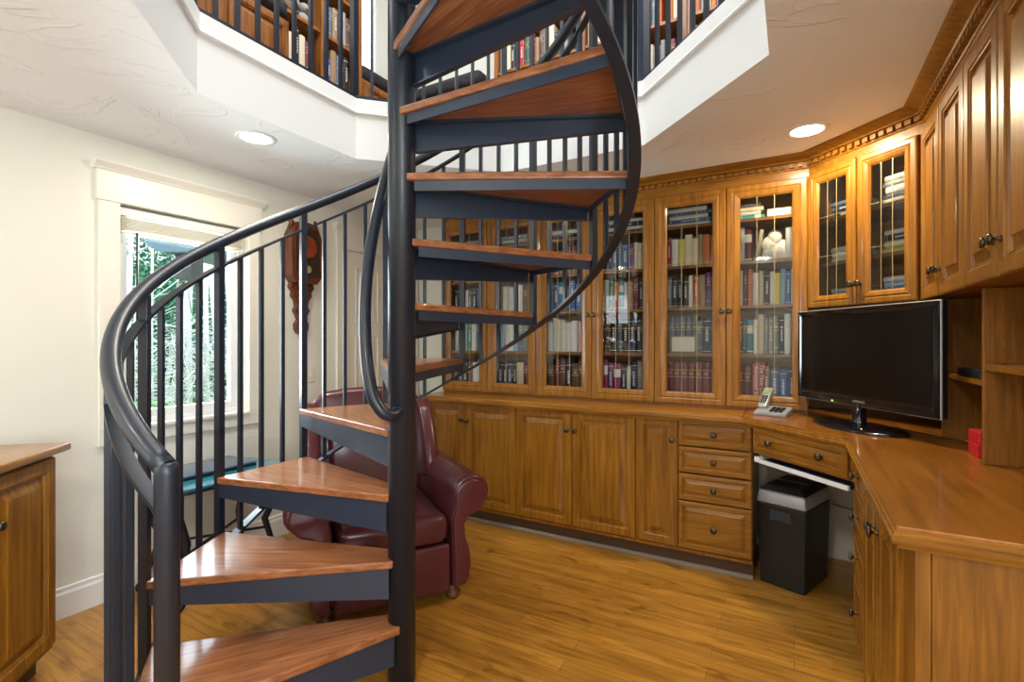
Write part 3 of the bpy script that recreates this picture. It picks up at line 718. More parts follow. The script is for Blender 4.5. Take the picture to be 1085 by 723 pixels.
def book(loc, rz, th, dp, ht, col, label, group, tilt=0, flat=False, kind=None):
    o = bpy.data.objects.new('book', BM[kind or KN.get(col, random.choice(['plain', 'title', 'gilt']))]); C.objects.link(o)
    c = COL[col]; j = random.uniform(.85, 1.15); o.color = (c[0]*j, c[1]*j, c[2]*j, 1)
    if flat: o.scale = (th, dp, ht); o.rotation_euler = (0, PI/2, rz); o.rotation_euler = (Matrix.Rotation(rz, 3, 'Z') @ Matrix.Rotation(PI/2, 3, 'Y')).to_euler()
    else: o.scale = (th, dp, ht); o.rotation_euler = (Matrix.Rotation(rz, 3, 'Z') @ Matrix.Rotation(tilt, 3, 'Y')).to_euler()
    o.location = loc; tag(o, label, 'book', group); ntot[0] += 1; return o
def row(door, shelf_i, cols, zs, x0, x1, hmax, y=YFC+.055, th=None):
    x = x0; n = 0; bays = ['', 'first', 'second', 'third', 'fourth', 'fifth', 'sixth']
    cols = cols.split(',')
    avail = x1-x0; ths = [random.uniform(.75, 1.3) for _ in cols]
    if th: ths = [1]*len(cols)
    sc = avail/sum(ths); 
    for c, t_ in zip(cols, ths):
        t_ *= sc; n += 1; c = c.strip()
        if c == '_': x += t_; continue
        h = hmax*random.uniform(.80, .97) if not th else hmax*.93
        dp = min(.2, h*.7)
        same = len(set(q.strip() for q in cols)) == 1
        if same: lab = f'matching {c} volume on shelf {["","five","four","three","two","one"][shelf_i]} of bookcase door {door}'
        lab = f'{c} book, {ORD[n]} from left on the {["", "top", "second highest", "middle", "second lowest", "bottom"][shelf_i]} shelf, {bays[door]} bookcase door'
        book((x+.0006, y+random.uniform(0, .012), zs+.0006), 0, t_-.0012, dp, h, c, lab, f'books on the {["", "top", "second highest", "middle", "second lowest", "bottom"][shelf_i]} bookcase shelves')
        x += t_
ROWS = {
 1: {5: 'black,navy,black,brown,white,white,grey', 4: 'white,grey,pale blue,green,white,slate,navy', 3: 'black,grey,white,black,navy,slate,grey', 2: 'black,slate,grey,black,white,navy,brown'},
 2: {5: 'black,black,navy,black,cream,maroon,maroon', 4: 'pale blue,white,white,pale blue,slate,grey,black', 3: 'tan,white,white,grey,white,brown,grey', 2: 'slate,grey,white,navy,grey,slate,brown'},
 3: {5: 'brown,maroon,brown,black,brown,brown,magenta', 4: 'white,white,cream,white,white,white,pink,white', 3: 'slate,blue,teal,slate,blue,blue,teal', 2: 'maroon,red,maroon,maroon,brown,maroon,navy'},
 4: {5: 'magenta,purple,magenta,navy,white,navy,grey,navy', 4: 'brown,black,slate,black,navy,black,slate', 3: 'cream,green,orange,teal,white,tan,maroon,navy,green', 2: 'black,navy,blue,slate,blue,purple,cream,cream,blue'},
 5: {5: 'maroon,maroon,maroon,maroon,maroon,maroon,maroon', 4: '_,_,_,_,slate,navy,slate', 3: 'grey,navy,black,black,white,orange,tan,purple,grey', 2: 'red,white,yellow,cream,cream,tan,orange,orange'},
 6: {5: 'maroon,maroon,_,_,tan,blue,blue,navy', 4: 'navy,slate,teal,white,cream,grey,grey,slate,navy,white,black', 3: 'white,maroon,orange,white,cream,black,white,yellow,pale blue,blue,white', 2: 'white,_,_,_,_,_,white'},
}
ZS = {5: BZ+.022, 4: SH[0], 3: SH[1], 2: SH[2]}
HM = {5: .275, 4: .262, 3: .235, 2: .225}
for d in ROWS:
    for s_ in ROWS[d]:
        x0 = BX0+(d-1)*DW+.058; row(d, s_, ROWS[d][s_], ZS[s_], x0, x0+DW-.116, HM[s_], th=(d == 5 and s_ == 5) or None)
# lettered red bible on the bottom shelf of the sixth door
x0 = BX0+5*DW+.058; bw = (DW-.116)/8
bb = book((x0+2.05*bw, YFC+.055, ZS[5]+.0006), 0, bw*1.9, .18, .262, 'red', 'red annotated bible with white lettering on the bottom shelf, sixth bookcase door', 'books on the bottom bookcase shelves', kind='plain')
hold = bpy.data.objects.new('spine_lettering', None); bpy.data.objects.remove(hold)
tx = text('spine_lettering', 'The New Oxford\nAnnotated Bible', .034, M_LABEL, bb, (0, 0, 0), (0, 0, 0), .0003)
tx.matrix_parent_inverse = Matrix.Identity(4)
sx_, sy_, sz_ = bb.scale
for v in tx.data.vertices:
    X, Y, Z = v.co; v.co = ((.5*sx_+Y)/sx_, (-.004-Z)/sy_, (.5*sz_-X)/sz_)
# leaning books on door 6 second highest shelf
book((x0+1.0*bw, YFC+.06, SH[2]+.001), 0, .040, .16, .205, 'maroon', 'tall maroon book with pale bands leaning beside the white sculpture', 'books on the second highest bookcase shelves', tilt=0, kind='label')
book((x0+2.35*bw, YFC+.06, SH[2]+.001), 0, .022, .16, .20, 'cream', 'cream book leaning to the right beside the white sculpture', 'books on the second highest bookcase shelves', tilt=.16)
# flat stacks on the top shelf
def stack(x, y, z, rz, cols, where, wid=(.2, .25), dp=.16, th=(.014, .03), grp='books lying flat on the top bookcase shelves'):
    for k, c in enumerate(cols.split(',')):
        t_ = random.uniform(*th); W = random.uniform(*wid)
        e_ = Vector((math.cos(rz), math.sin(rz), 0)); off = random.uniform(-.01, .01)
        book((x+e_.x*off, y+e_.y*off, z+t_+.0004), rz, t_, dp, W, c, f'{c} flat book, {ORD[k+1]} from pile bottom, {where}', grp, flat=True)
        z += t_+.0008
TPS = {1: 'white,slate,grey', 2: 'navy,white,grey', 3: 'maroon,navy,white', 4: 'black,white,navy,white', 5: 'white,blue,white,slate,white', 6: 'teal,white,cream,grey'}
for d, c in TPS.items():
    stack(BX0+(d-1)*DW+(.075 if d != 6 else .065), YFC+.06, SH[3]+.0005, 0, c, f'behind {["", "first", "second", "third", "fourth", "fifth", "sixth"][d]} bookcase door', wid=(.24, .28) if d != 6 else (.13, .15), dp=.17, th=(.020, .032))
# white carton, sculpture, framed card
tag(MB().box(0, 0, 0, .17, .16, .055).obj('white_box', M_WHITE, None, .003), 'flat white box lying on the top shelf behind the sixth bookcase door', 'box').location = (x0+.165, YFC+.06, SH[3]+.0005)
sc = tag(MB().ball((0, 0, .05), .075, .05, .05).ball((-.03, 0, .10), .045, .04, .06).ball((.04, .01, .085), .045, .04, .05).ball((.0, -.01, .15), .04, .035, .045).ball((.055, 0, .04), .04, .04, .04).obj('white_sculpture', M_CERAM), 'rounded white ceramic sculpture on the shelf behind the sixth bookcase door', 'ornament')
sc.location = (x0+.205, YFC+.12, SH[2]+.001)
x5 = BX0+4*DW+.085
fc = tag(empty('framed_card', (x5, YFC+.055, SH[0]+.001)), 'small framed white card leaning on the shelf behind the fifth bookcase door', 'picture frame')
MB().nest(.165, .115, [(0, .012), (0, 0), (.008, 0), (.010, .004)], 0, 0, cap=False).obj('frame', mat('sage_frame', (.16, .22, .15), .5), fc)
MB().box(.009, .005, .009, .156, .011, .106).obj('card', M_PAPER, fc)
# dark volumes behind the framed card
for k in range(5):
    book((BX0+4*DW+.062+k*.037, YFC+.13, SH[0]+.001), 0, .035, .15, .245, 'slate', f'slate book behind the framed card, {ORD[k+1]} from left, fifth bookcase door', 'books on the second lowest bookcase shelves')
# corner cabinet contents
def ccab(u, v, z): return (Cx+.003+u*s45+v*s45, Cy-.003-u*s45+v*s45, z)
for u, zsh, cols, nm in ((.085, 1.573, 'slate,white,grey', 'lowest shelf, left door of corner cabinet'), (.385, 1.573, 'grey,white,pale blue,white', 'lowest shelf, right door of corner cabinet'),
                         (.085, 1.801, 'cream,white,cream', 'middle shelf, left door of corner cabinet'), (.385, 1.801, 'yellow,cream,black,white', 'middle shelf, right door of corner cabinet'),
                         (.085, 2.046, 'black,navy,slate', 'top shelf, left door of corner cabinet'), (.385, 2.046, 'white,slate,white,grey,white', 'top shelf, right door of corner cabinet')):
    p = ccab(u, .06, zsh); stack(p[0], p[1], p[2], -PI/4, cols, nm, wid=(.13, .16), dp=.16, th=(.022, .036), grp='books lying flat in the corner cabinet')

# ------------------------------------------------------------------ television
tl, trp = Vector((.024, 3.268)), Vector((.508, 2.57)); tw = (trp-tl).length; ta = math.atan2(trp.y-tl.y, trp.x-tl.x)
tc = (tl+trp)/2
tv = tag(empty('television', (tc.x, tc.y, .9445), ta), 'black flat television standing on the angled desk', 'television')
z0, z1 = 1.052-.9445, 1.528-.9445
MB().nest(tw, z1-z0, [(0, .012), (0, -.004), (.003, -.008), (.020, -.010), (.030, -.006)], -tw/2, z0).obj('bezel', M_BLKG, tv)
MB().nest(tw-.062, z1-z0-.075, [(0, -.0065), (.0005, -.0075)], -tw/2+.031, z0+.045).obj('screen', M_SCREEN, tv)
MB().nest(tw+.006, z1-z0+.006, [(0, .006), (0, .0), (.0028, -.002)], -tw/2-.003, z0-.003).obj('silver_rim', M_SILVER, tv)
MB().nest(tw+.002, z1-z0, [(0, .0065), (0, .030), (.06, .060), (.1, .062)], -tw/2-.001, z0+.0).obj('back_cover', M_BLK, tv)
MB().lathe([(.035, .012), (.03, .03), (.028, .12)], (0, .01, 0), 'z', 24).obj('neck', M_BLKG, tv)
m = MB(); m.M = Matrix.Diagonal((1, .55, 1, 1)); m.lathe([(.255, .0), (.255, .006), (.245, .013), (.12, .018), (.05, .022)], (0, 0, 0), 'z', 48); m.obj('stand_base', M_BLKG, tv)
text('logo_lettering', 'SAMSUNG', .016, M_SILVER, tv, (.02, -.0108, z0+.021), (PI/2, 0, 0))
MB().box(-.16, -.0105, z0+.004, -.15, -.0085, z0+.010).obj('power_light', M_LED, tv)

# cordless phone
ph = tag(empty('cordless_phone', (-.105, 3.20, .9445), -.25), 'silver cordless phone and answering base left of the television', 'telephone')
MB().prism_yz([(-.07, 0), (.07, 0), (.07, .045), (-.07, .018)], -.085, .085).obj('phone_base', M_GREYP, ph, .005)
m = MB()
for i in range(4):
    for j in range(3): m.box(-.005+j*.024, -.052+i*.022, .024+i*.0045, .012+j*.024, -.038+i*.022, .031+i*.0045)
m.obj('keypad', M_BLK, ph)
hs = MB().prism_yz([(-.022, 0), (.020, 0), (.016, .165), (-.004, .170), (-.020, .12)], -.024, .024).obj('handset', M_SILVER, ph, .007, 3); hs.location = (-.055, .0, .03); hs.rotation_euler = (-.85, 0, 0)
MB().box(-.017, -.0245, .10, .017, -.018, .14).obj('handset_display', mat('green_lcd', (.25, .35, .18), .3), hs)
m = MB()
for i in range(4):
    for j in range(3): m.box(-.016+j*.012, -.026, .025+i*.016, -.008+j*.012, -.020, .035+i*.016)
m.obj('handset_keys', M_BLK, hs)

# red boxes, media player, cables
rb = tag(MB().box(-.055, -.05, 0, .055, .05, .046).obj('red_box', M_RED, None, .003), 'red box lying on the desk against the hutch divider, lower one', 'box', 'red boxes on the desk'); rb.location = (.625, 2.43, .9445)
rb2 = tag(MB().box(-.055, -.05, 0, .055, .05, .046).obj('red_box', M_RED, None, .003), 'red box lying on top of the other red box', 'box', 'red boxes on the desk'); rb2.location = (.627, 2.428, .991); rb2.rotation_euler = (0, 0, .06)
mpz = .9445+.2805
mp_ = tag(empty('media_player', (.685, 2.60, mpz)), 'black media box on the small hutch shelf behind the television', 'media box')
MB().box(-.10, -.19, 0, .10, .10, .035).obj('case', M_BLK, mp_, .004); MB().box(-.05, -.15, .036, .05, -.03, .06).obj('upper_unit', M_BLKG, mp_, .004)
def cable(name, pts, label, r=.003):
    P = [Vector(p) for p in pts]; out = []
    for i in range(len(P)-1):
        p0, p1, p2, p3 = P[max(i-1, 0)], P[i], P[i+1], P[min(i+2, len(P)-1)]
        for k in range(8):
            t = k/8; out.append(.5*((2*p1)+(-p0+p2)*t+(2*p0-5*p1+4*p2-p3)*t*t+(-p0+3*p1-3*p2+p3)*t**3))
    out.append(P[-1]); return tag(MB().tube(out, r, 8).obj(name, M_RUBBER), label, 'cable')
cable('power_cable', [(.42, 3.0, .948), (.50, 2.86, .949), (.60, 2.72, .949), (.66, 2.62, .949), (.74, 2.55, .949), (.80, 2.46, .95)], 'black cable lying across the desk behind the television')
cable('power_cable', [(.80, 2.55, 1.215), (.79, 2.47, 1.10), (.78, 2.42, 1.03), (.82, 2.40, .98)], 'black cable hanging below the hutch shelf by the red boxes', .004)
cable('power_cable', [(.80, 2.62, 1.53), (.74, 2.50, 1.45), (.76, 2.42, 1.36), (.79, 2.40, 1.29)], 'black cable hanging under the wall cabinet behind the hutch divider', .004)
ad = tag(MB().box(-.02, -.015, -.03, .02, .015, .03).obj('power_adapter', M_BLK, None, .004), 'small black plug adapter on the cable under the wall cabinets', 'adapter'); ad.location = (.75, 2.455, 1.405); ad.rotation_euler = (.4, .3, 0)
cable('network_cable', [(.84, 3.25, .75), (.83, 3.1, .55), (.84, 2.95, .42), (.83, 2.88, .25), (.80, 2.82, .12), (.75, 2.78, .005)], 'thin black cable hanging down the wall in the desk knee space', .003)
cable('network_cable', [(.60, 3.68, .44), (.70, 3.60, .41), (.80, 3.40, .42), (.84, 3.1, .40), (.85, 2.8, .43)], 'thin black cable strung sideways across the knee space wall', .003)
cable('network_cable', [(.2, 3.69, .35), (.45, 3.69, .30), (.60, 3.68, .28), (.75, 3.64, .34)], 'thin black cable drooping low on the wall behind the shredder', .003)

# shredder
sh = tag(empty('paper_shredder', (-.184, 3.16, 0), -.36), 'black paper shredder with silver top band under the desk', 'shredder')
def taper(m, x0, y0, x1, y1, z0, z1, i0, i1):
    k = m.V([(x0+i0, y0+i0, z0), (x1-i0, y0+i0, z0), (x1-i0, y1-i0, z0), (x0+i0, y1-i0, z0), (x0+i1, y0+i1, z1), (x1-i1, y0+i1, z1), (x1-i1, y1-i1, z1), (x0+i1, y1-i1, z1)])
    for f in ((0, 3, 2, 1), (4, 5, 6, 7), (0, 1, 5, 4), (1, 2, 6, 5), (2, 3, 7, 6), (3, 0, 4, 7)): m.F([k+i for i in f])
m = MB(); taper(m, 0, 0, .255, .36, 0.0, .455, .010, .0); m.obj('bin', M_BLK, sh, .008, 2)
m = MB(); taper(m, -.004, -.006, .259, .366, .456, .525, 0, .010); m.obj('silver_band', M_SILVER, sh, .01, 3)
m = MB(); taper(m, .004, .006, .251, .356, .5255, .56, 0, .035); m.obj('lid', M_BLK, sh, .006)
MB().box(.05, .12, .5605, .21, .16, .566).obj('paper_slot', M_BLKG, sh)
MB().prism_xz([(.07, .37), (.185, .37), (.18, .425), (.075, .425)], -.004, .004).obj('bin_handle', mat('handle_slate', (.03, .04, .055), .35), sh, .001)

# ------------------------------------------------------------------ left corner cabinet (faces +x+y)
cw = 1.17
lx, ly = -2.666+cw*s45, .856-cw*s45
e = base_unit('corner_cabinet', 0, cw, 3*PI/4, (lx, ly, 0), .42, 'wooden cabinet with raised doors at the left edge beside the window wall', .90)
for k in range(3):
    dw = .385; panel_door(e, .012+k*.382, .126, .380, .765, (.03 if k != 1 else .35, .60))
MB().prism([(-.02, -.045), (cw+.045, -.045), (cw+.045, .42), (-.02, .42)], .905, .938).obj('cabinet_top', W_TOP, e, .008, 3)

# ------------------------------------------------------------------ wall clock
ck = tag(empty('wall_clock', (XL, 2.40, 1.42), PI/2), 'dark carved wooden pendulum clock hanging beside the window', 'clock')
oc = [(-.125, .41), (-.125, .70), (-.085, .79), (.0, .80), (.085, .79), (.125, .70), (.125, .41), (.09, .36), (-.09, .36)]
MB().prism_xz(oc, -.095, 0).obj('case', W_CLOCK, ck, .004)
fr_ = [(a*.80, .58+(b_-.58)*.80) for a, b_ in oc]
MB().prism_xz(fr_, -.102, -.0955).obj('case_door', mat('dark_clock_face', (.035, .018, .012), .35), ck, .002)
MB().lathe([(.078, -.102), (.078, -.106), (.070, -.108)], (0, 0, .62), 'y', 32).obj('dial', M_DIAL, ck)
MB().box(-.002, -.1105, .62, .002, -.1085, .675).box(0, -.1105, .618, .04, -.1085, .622).obj('hands', M_BLK, ck)
MB().lathe([(.028, -.102), (.028, -.106), (.02, -.107)], (0, 0, .46), 'y', 20).obj('pendulum', M_BRASS, ck)
tail = [(-.09, .36), (-.10, .33), (-.075, .30), (-.08, .27), (-.055, .24), (-.045, .20), (-.062, .165), (-.042, .13), (-.030, .10), (-.052, .07), (-.05, .03), (-.03, .0), (0, -.01)]
tail = tail+[(-x, z) for x, z in tail[::-1][1:]]
MB().prism_xz(tail, -.045, 0).obj('carved_tail', W_CLOCK, ck, .004)
MB().ball((0, -.05, .30), .04, .02, .03).obj('carved_boss', W_CLOCK, ck)
for xx in (-.10, .0, .10):
    zf = .79 if xx == 0 else .745
    MB().lathe([(.018, 0), (.022, .012), (.010, .02), (.018, .04), (.020, .05), (.008, .065), (.012, .078), (.004, .09)], (xx, -.05, zf), 'z', 14).obj('finial', W_CLOCK, ck)

# ------------------------------------------------------------------ glass table with laptop
tb = tag(empty('side_table', (-2.90, 1.655, 0), 0), 'small black metal table with a teal glass top under the window', 'table')
def rrect(w_, d_, r, n=6):
    P = []
    for cx_, cy_, a0 in ((w_/2-r, d_/2-r, 0), (-w_/2+r, d_/2-r, 90), (-w_/2+r, -d_/2+r, 180), (w_/2-r, -d_/2+r, 270)):
        for k in range(n+1): a = math.radians(a0+90*k/n); P.append((cx_+r*math.cos(a), cy_+r*math.sin(a)))
    return P
MB().prism(rrect(.46, .66, .10), .598, .610).obj('glass_top', M_TGLASS, tb)
P_ = [(x, y, .588) for x, y in rrect(.44, .64, .09)]; MB().tube(P_+[P_[0]], .010, 10).obj('top_frame', M_STEEL, tb)
for sx in (-1, 1):
    for sy2 in (-1, 1):
        lg = MB().tube([(sx*.17, sy2*.27, .585), (sx*.175, sy2*.275, .45), (sx*.13, sy2*.22, .30), (sx*.155, sy2*.25, .16), (sx*.19, sy2*.29, .075)], .013, 10, radii=[.014, .016, .020, .016, .012]).obj('leg', M_STEEL, tb)
        MB().lathe([(.026, -.011), (.028, -.006), (.028, .006), (.026, .011)], (sx*.19, sy2*.29, .0285), 'x', 16).tube([(sx*.19, sy2*.29, .03), (sx*.19, sy2*.29, .08)], .008, 8).obj('caster', M_BLK, lg)
MB().tube([(-.14, -.22, .25), (.14, .22, .25)], .008, 8).tube([(-.14, .22, .25), (.14, -.22, .25)], .008, 8).obj('cross_brace', M_STEEL, tb)
lp = tag(empty('laptop', (-2.985, 1.665, .6105), PI/2), 'closed dark blue laptop lying on the teal glass table', 'laptop')
MB().box(-.21, -.14, 0, .21, .14, .014).obj('base', M_BLK, lp, .004); MB().box(-.21, -.14, .016, .21, .14, .028).obj('lid', mat('laptop_lid', (.16, .22, .32), .3, .4, .4), lp, .004, 3)

# ------------------------------------------------------------------ leather recliner, faces (+x,-y) -> local -Y
ch = tag(empty('leather_armchair', (-2.08, 2.115, 0), math.radians(55)), 'burgundy leather wingback armchair with rolled arms under the stairs', 'armchair')
def rbox(x0, y0, z0, x1, y1, z1, name, bev=.05, parent=None, m_=None, rot=None, loc=None):
    m = MB().box(x0, y0, z0, x1, y1, z1); o = m.obj(name, m_ or M_LEATH, parent or ch, bev, 5)
    return o
rbox(-.29, -.42, .065, .29, .34, .30, 'seat_base', .025)
rbox(-.285, -.455, .065, .285, -.415, .315, 'footrest_panel', .03)
rbox(-.275, -.47, .318, .275, .22, .475, 'seat_cushion', .055)
# arms: rolled front profile extruded front to back
def arm(s_):
    prof = []
    cx_, cz_, rr = .405, .560, .096
    for k in range(15):
        a = math.radians(200-k*(200+75)/14); prof.append((cx_+rr*math.cos(a)*1.05, cz_+rr*math.sin(a)))
    prof += [(.385, .455), (.360, .41), (.368, .34), (.392, .27), (.402, .20), (.392, .12), (.368, .075), (.30, .075), (.293, .45)]
    prof = [(s_*x, z) for x, z in prof]
    o = MB().prism_xz(prof, -.44, .33, True).obj('arm', M_LEATH, ch, .018, 4)
    pr2 = [((x-s_*.345)*.86+s_*.345, (z-.34)*.94+.34) for x, z in prof]
    MB().prism_xz(pr2, -.462, -.443, True).obj('arm_front_panel', M_LEATH, o, .009, 4)
    return o
arm(1); arm(-1)
# back: outline extruded, tilted
ol = [(x*1.13, z*1.045) for x, z in [(-.27, .0), (-.33, .22), (-.345, .42), (-.30, .60), (-.24, .655), (-.12, .675), (0, .68), (.12, .675), (.24, .655), (.30, .60), (.345, .42), (.33, .22), (.27, 0)]]
bk = MB().prism_xz(ol, 0, .13).obj('backrest', M_LEATH, ch, .045, 5); bk.location = (0, .22, .38); bk.rotation_euler = (-.17, 0, 0)
pil = [(-.235, .08), (-.25, .40), (-.20, .575), (0, .60), (.20, .575), (.25, .40), (.235, .08)]
MB().prism_xz(pil, -.055, .01).obj('back_cushion', M_LEATH, bk, .035, 5)
for s_ in (-1, 1):
    wg = MB().prism_yz([(.10, .10), (-.20, .12), (-.20, .26), (-.155, .42), (-.10, .56), (.0, .625), (.10, .61)], s_*.300, s_*.385).obj('wing', M_LEATH, bk, .03, 5)
    m = MB()
    for k in range(8): m.ball((s_*.388, -.0, .18+k*.05), .012, .10-.004*k, .022, 10, 6)
    m.obj('pleats', M_LEATH, wg)
for x, y in ((-.32, -.38), (.32, -.38), (-.32, .27), (.32, .27)):
    MB().lathe([(.024, 0), (.038, .015), (.042, .035), (.026, .050), (.034, .062), (.034, .075)], (x, y, 0), 'z', 18).obj('foot', W_LEG, ch)
MB().tube([(-.36, -.12, .30), (-.43, -.16, .42), (-.45, -.17, .46)], .009, 8).obj('recline_lever', M_SILVER, ch)

# ------------------------------------------------------------------ gallery furniture
def gal_case(name, W, org, rz, label, D=.30, H=2.2, pitch=.332, st_=.03):
    e = tag(empty(name, org, rz), label, 'bookcase')
    m = MB(); m.box(0, 0, 0, st_, D, H); m.box(W-st_, 0, 0, W, D, H); m.box(st_, D-.012, 0, W-st_, D, H); m.box(st_, 0, 0, W-st_, D-.012, .10); m.box(st_, 0, H-.04, W-st_, D-.012, H)
    m.obj('bookcase_body', W_UP, e)
    for k in range(1, 6): MB().box(st_, .006, .10+k*pitch-.022, W-st_, D-.0125, .10+k*pitch).obj('shelf', W_UP, e)
    return e
GZ = 2.755
gcase = []
yb = YB-.302
for k, x0 in enumerate((-2.10, -1.355, -.61, .125)):
    gal_case('gallery_bookcase', .74, (x0, yb, GZ), 0, f'gallery bookcase seen through the railing, {ORD[k+1]} from left on the far wall')
gal_case('gallery_bookcase', .34, (XL+.302, 2.38, GZ), PI/2, 'narrow gallery bookcase on the window wall beside the window seat')
gal_case('gallery_bookcase', .34, (XL+.302, 2.035, GZ), PI/2, 'narrow gallery bookcase with plush animals on the window wall')
pal = ['white', 'cream', 'cream', 'navy', 'brown', 'tan', 'tan', 'maroon', 'black', 'brown', 'grey', 'orange', 'red', 'blue', 'slate', 'dark green', 'cream']
def gfill(x0, x1, y, z, rz, where, hmax=.27, limit=40):
    x = x0; n = 0
    while x < x1-.02 and n < 24:
        t_ = random.uniform(.026, .05); n += 1
        if random.random() > .07 and x+t_ < x1:
            px, py = (x, y) if rz == 0 else (y, x)
            c = random.choice(pal); book((px, py, z+.0006), rz, t_-.0015, .18, hmax*random.uniform(.68, 1), c, f'{c} book, {ORD[n]} from left on the {where}', 'books in the gallery bookcases')
        x += t_
for ci, x0 in enumerate((-2.10, -1.355, -.61)):
    for sh_, nm in ((1, 'second'), (2, 'third')):
        gfill(x0+.035, x0+.705, yb+.03, GZ+.10+sh_*.332, 0, f'{nm} shelf, {ORD[ci+1]} gallery bookcase', limit=20)
for sh_, nm in ((1, 'second'), (2, 'third')):
    gfill(2.415, 2.685, XL+.302-.03, GZ+.10+sh_*.332, PI/2, f'{nm} shelf, narrow gallery bookcase')
gfill(2.07, 2.34, XL+.302-.03, GZ+.10+.332, PI/2, 'shelf below the plush animals')
# remaining distant books, too many to single out
m = MB(); random.seed(3)
for k in (3, 4):
    for x0 in (-2.10, -1.355, -.61):
        x = x0+.035
        while x < x0+.66:
            t_ = random.uniform(.03, .05); m.cur = random.randrange(4); m.box(x, yb+.03, GZ+.1005+k*.332, x+t_-.002, yb+.2, GZ+.10+k*.332+random.uniform(.18, .26)); x += t_
tag(m.obj('books', [mat('mixed_book_a', (.3, .2, .12), .5), mat('mixed_book_b', (.05, .06, .12), .5), mat('mixed_book_c', (.55, .5, .42), .5), mat('mixed_book_d', (.18, .03, .03), .5)]), 'books high up on the gallery bookcases along the far wall', 'books', None, 'stuff')
# plush toys
pt = tag(MB().ball((0, 0, .06), .06, .06, .06).ball((0, -.02, .145), .045, .045, .042).ball((-.035, 0, .185), .014, .012, .016).ball((.035, 0, .185), .014, .012, .016).ball((0, -.06, .135), .018, .02, .015).ball((-.04, -.05, .03), .02, .035, .02).ball((.04, -.05, .03), .02, .035, .02).obj('plush_bear', M_PLUSH), 'brown plush animal on the gallery shelf near the window wall', 'plush toy')
pt.location = (XL+.20, 2.14, GZ+.101+2*.332); pt.rotation_euler = (0, 0, PI/2)
pt2 = tag(MB().ball((0, 0, .05), .05, .05, .05).ball((0, -.02, .12), .04, .04, .038).ball((-.03, 0, .155), .012, .01, .02).ball((.03, 0, .155), .012, .01, .02).ball((0, -.05, .112), .014, .018, .012).obj('plush_dog', mat('grey_plush', (.35, .33, .3), .95)), 'grey plush animal beside the brown one on the gallery shelf', 'plush toy')
pt2.location = (XL+.20, 2.27, GZ+.101+2*.332); pt2.rotation_euler = (0, 0, PI/2)
# window seats with dark cushions
def seat(name, W, D, org, rz, label, nd):
    e = tag(empty(name, org, rz), label, 'bench')
    MB().box(0, 0, 0, W, D, .60).obj('bench_body', W_UP, e)
    for k in range(nd): panel_door(e, k*W/nd+.01, .05, W/nd-.02, .53, None, 'door_panel', .05, W_UP)
    return e
def cushion(W, D, org, rz, label):
    o = MB().box(0, 0, 0, W, D, .13).obj('seat_cushion', M_CUSH, None, .05, 4); o.location = org; o.rotation_euler = (0, 0, rz); return tag(o, label, 'cushion')
seat('storage_bench', .74, .50, (-2.845, YB-.502, GZ), 0, 'wooden window seat in the far left corner of the gallery', 1)
cushion(.73, .50, (-2.84, YB-.502, GZ+.601), 0, 'dark cushion on the window seat in the far gallery corner')
seat('storage_bench', 1.2, .40, (XL+.402, .82, GZ), PI/2, 'wooden window seat along the gallery window wall', 3)
cushion(1.2, .42, (XL+.422, .82, GZ+.601), PI/2, 'long dark cushion on the window seat along the window wall')
seat('storage_bench', .46, .30, (XL+.302, 2.725, GZ), PI/2, 'short wooden window seat next to the narrow gallery bookcase', 1)
cushion(.46, .30, (XL+.302, 2.725, GZ+.601), PI/2, 'short dark cushion beside the narrow gallery bookcase')
struct(MB().box(XL, 2.76, 3.45, XL+.02, 3.18, 4.9).obj('trim_2', M_TRIM))
wd_ = struct(empty('window_5', (XL+.02, 2.82, 3.55)))
M_SKYP = mat('bright_sky_glass', (.9, .95, 1), .3); b = M_SKYP.node_tree.nodes['Principled BSDF']; b.inputs['Emission Color'].default_value = (.85, .93, 1, 1); b.inputs['Emission Strength'].default_value = 3.5
MB().box(0, 0, 0, .004, .30, 1.25).obj('window_pane', M_SKYP, wd_)
m = MB(); fr(m, -.03, .33, -.03, 1.28, .03, 0, .015); m.obj('window_frame', M_VINYL, wd_)

# ------------------------------------------------------------------ outdoors beyond the window
struct(MB().box(-40, -20, -.62, XL-.2, 40, -.5).obj('ground_outside', M_GRASS))
random.seed(11)
def trunk(x, y, h, r, lean, nb, label):
    e = tag(empty('bare_tree', (x, y, -.5)), label, 'tree', 'bare grey trees outside the window')
    top_ = Vector((lean[0], lean[1], h))
    MB().tube([(0, 0, 0), tuple(top_*.3+Vector((random.uniform(-.08, .08), 0, 0))), tuple(top_*.65), tuple(top_)], r, 8, radii=[r, r*.8, r*.6, r*.35]).obj('trunk', M_BARK, e)
    m = MB()
    for k in range(nb):
        f = random.uniform(.15, .95); a = random.uniform(0, 2*PI); L_ = random.uniform(.5, 1.5); p = top_*f
        q = p+Vector((math.cos(a)*L_*.5, math.sin(a)*L_*.5, random.uniform(.0, .4))); s_ = q+Vector((math.cos(a+.5)*L_*.5, math.sin(a+.5)*L_*.5, random.uniform(-.1, .5)))
        m.tube([tuple(p), tuple(q), tuple(s_)], .01, 5, radii=[r*.28, r*.18, r*.08])
    m.obj('branches', M_BARK, e)
DESC = ['slender', 'leaning', 'pale', 'crooked', 'tall', 'thin', 'twiggy']
def cdir(px): t = (px-542.5)/528.15; return Vector((-sy+cy*t, cy+sy*t))
pxs = [130, 141, 150, 161, 172, 181, 190, 201, 211, 220, 229, 238, 246, 118, 255]
for k, px in enumerate(pxs):
    Z = 7.5+5.5*((k*7)%15)/15; p = cdir(px)*Z
    trunk(p.x, p.y, random.uniform(5.5, 8), random.uniform(.035, .075), (random.uniform(-.7, .7), random.uniform(-.7, .7)), 12, f'{DESC[k%7]} bare grey tree outside the window, {ORD[k+1]} of the row')
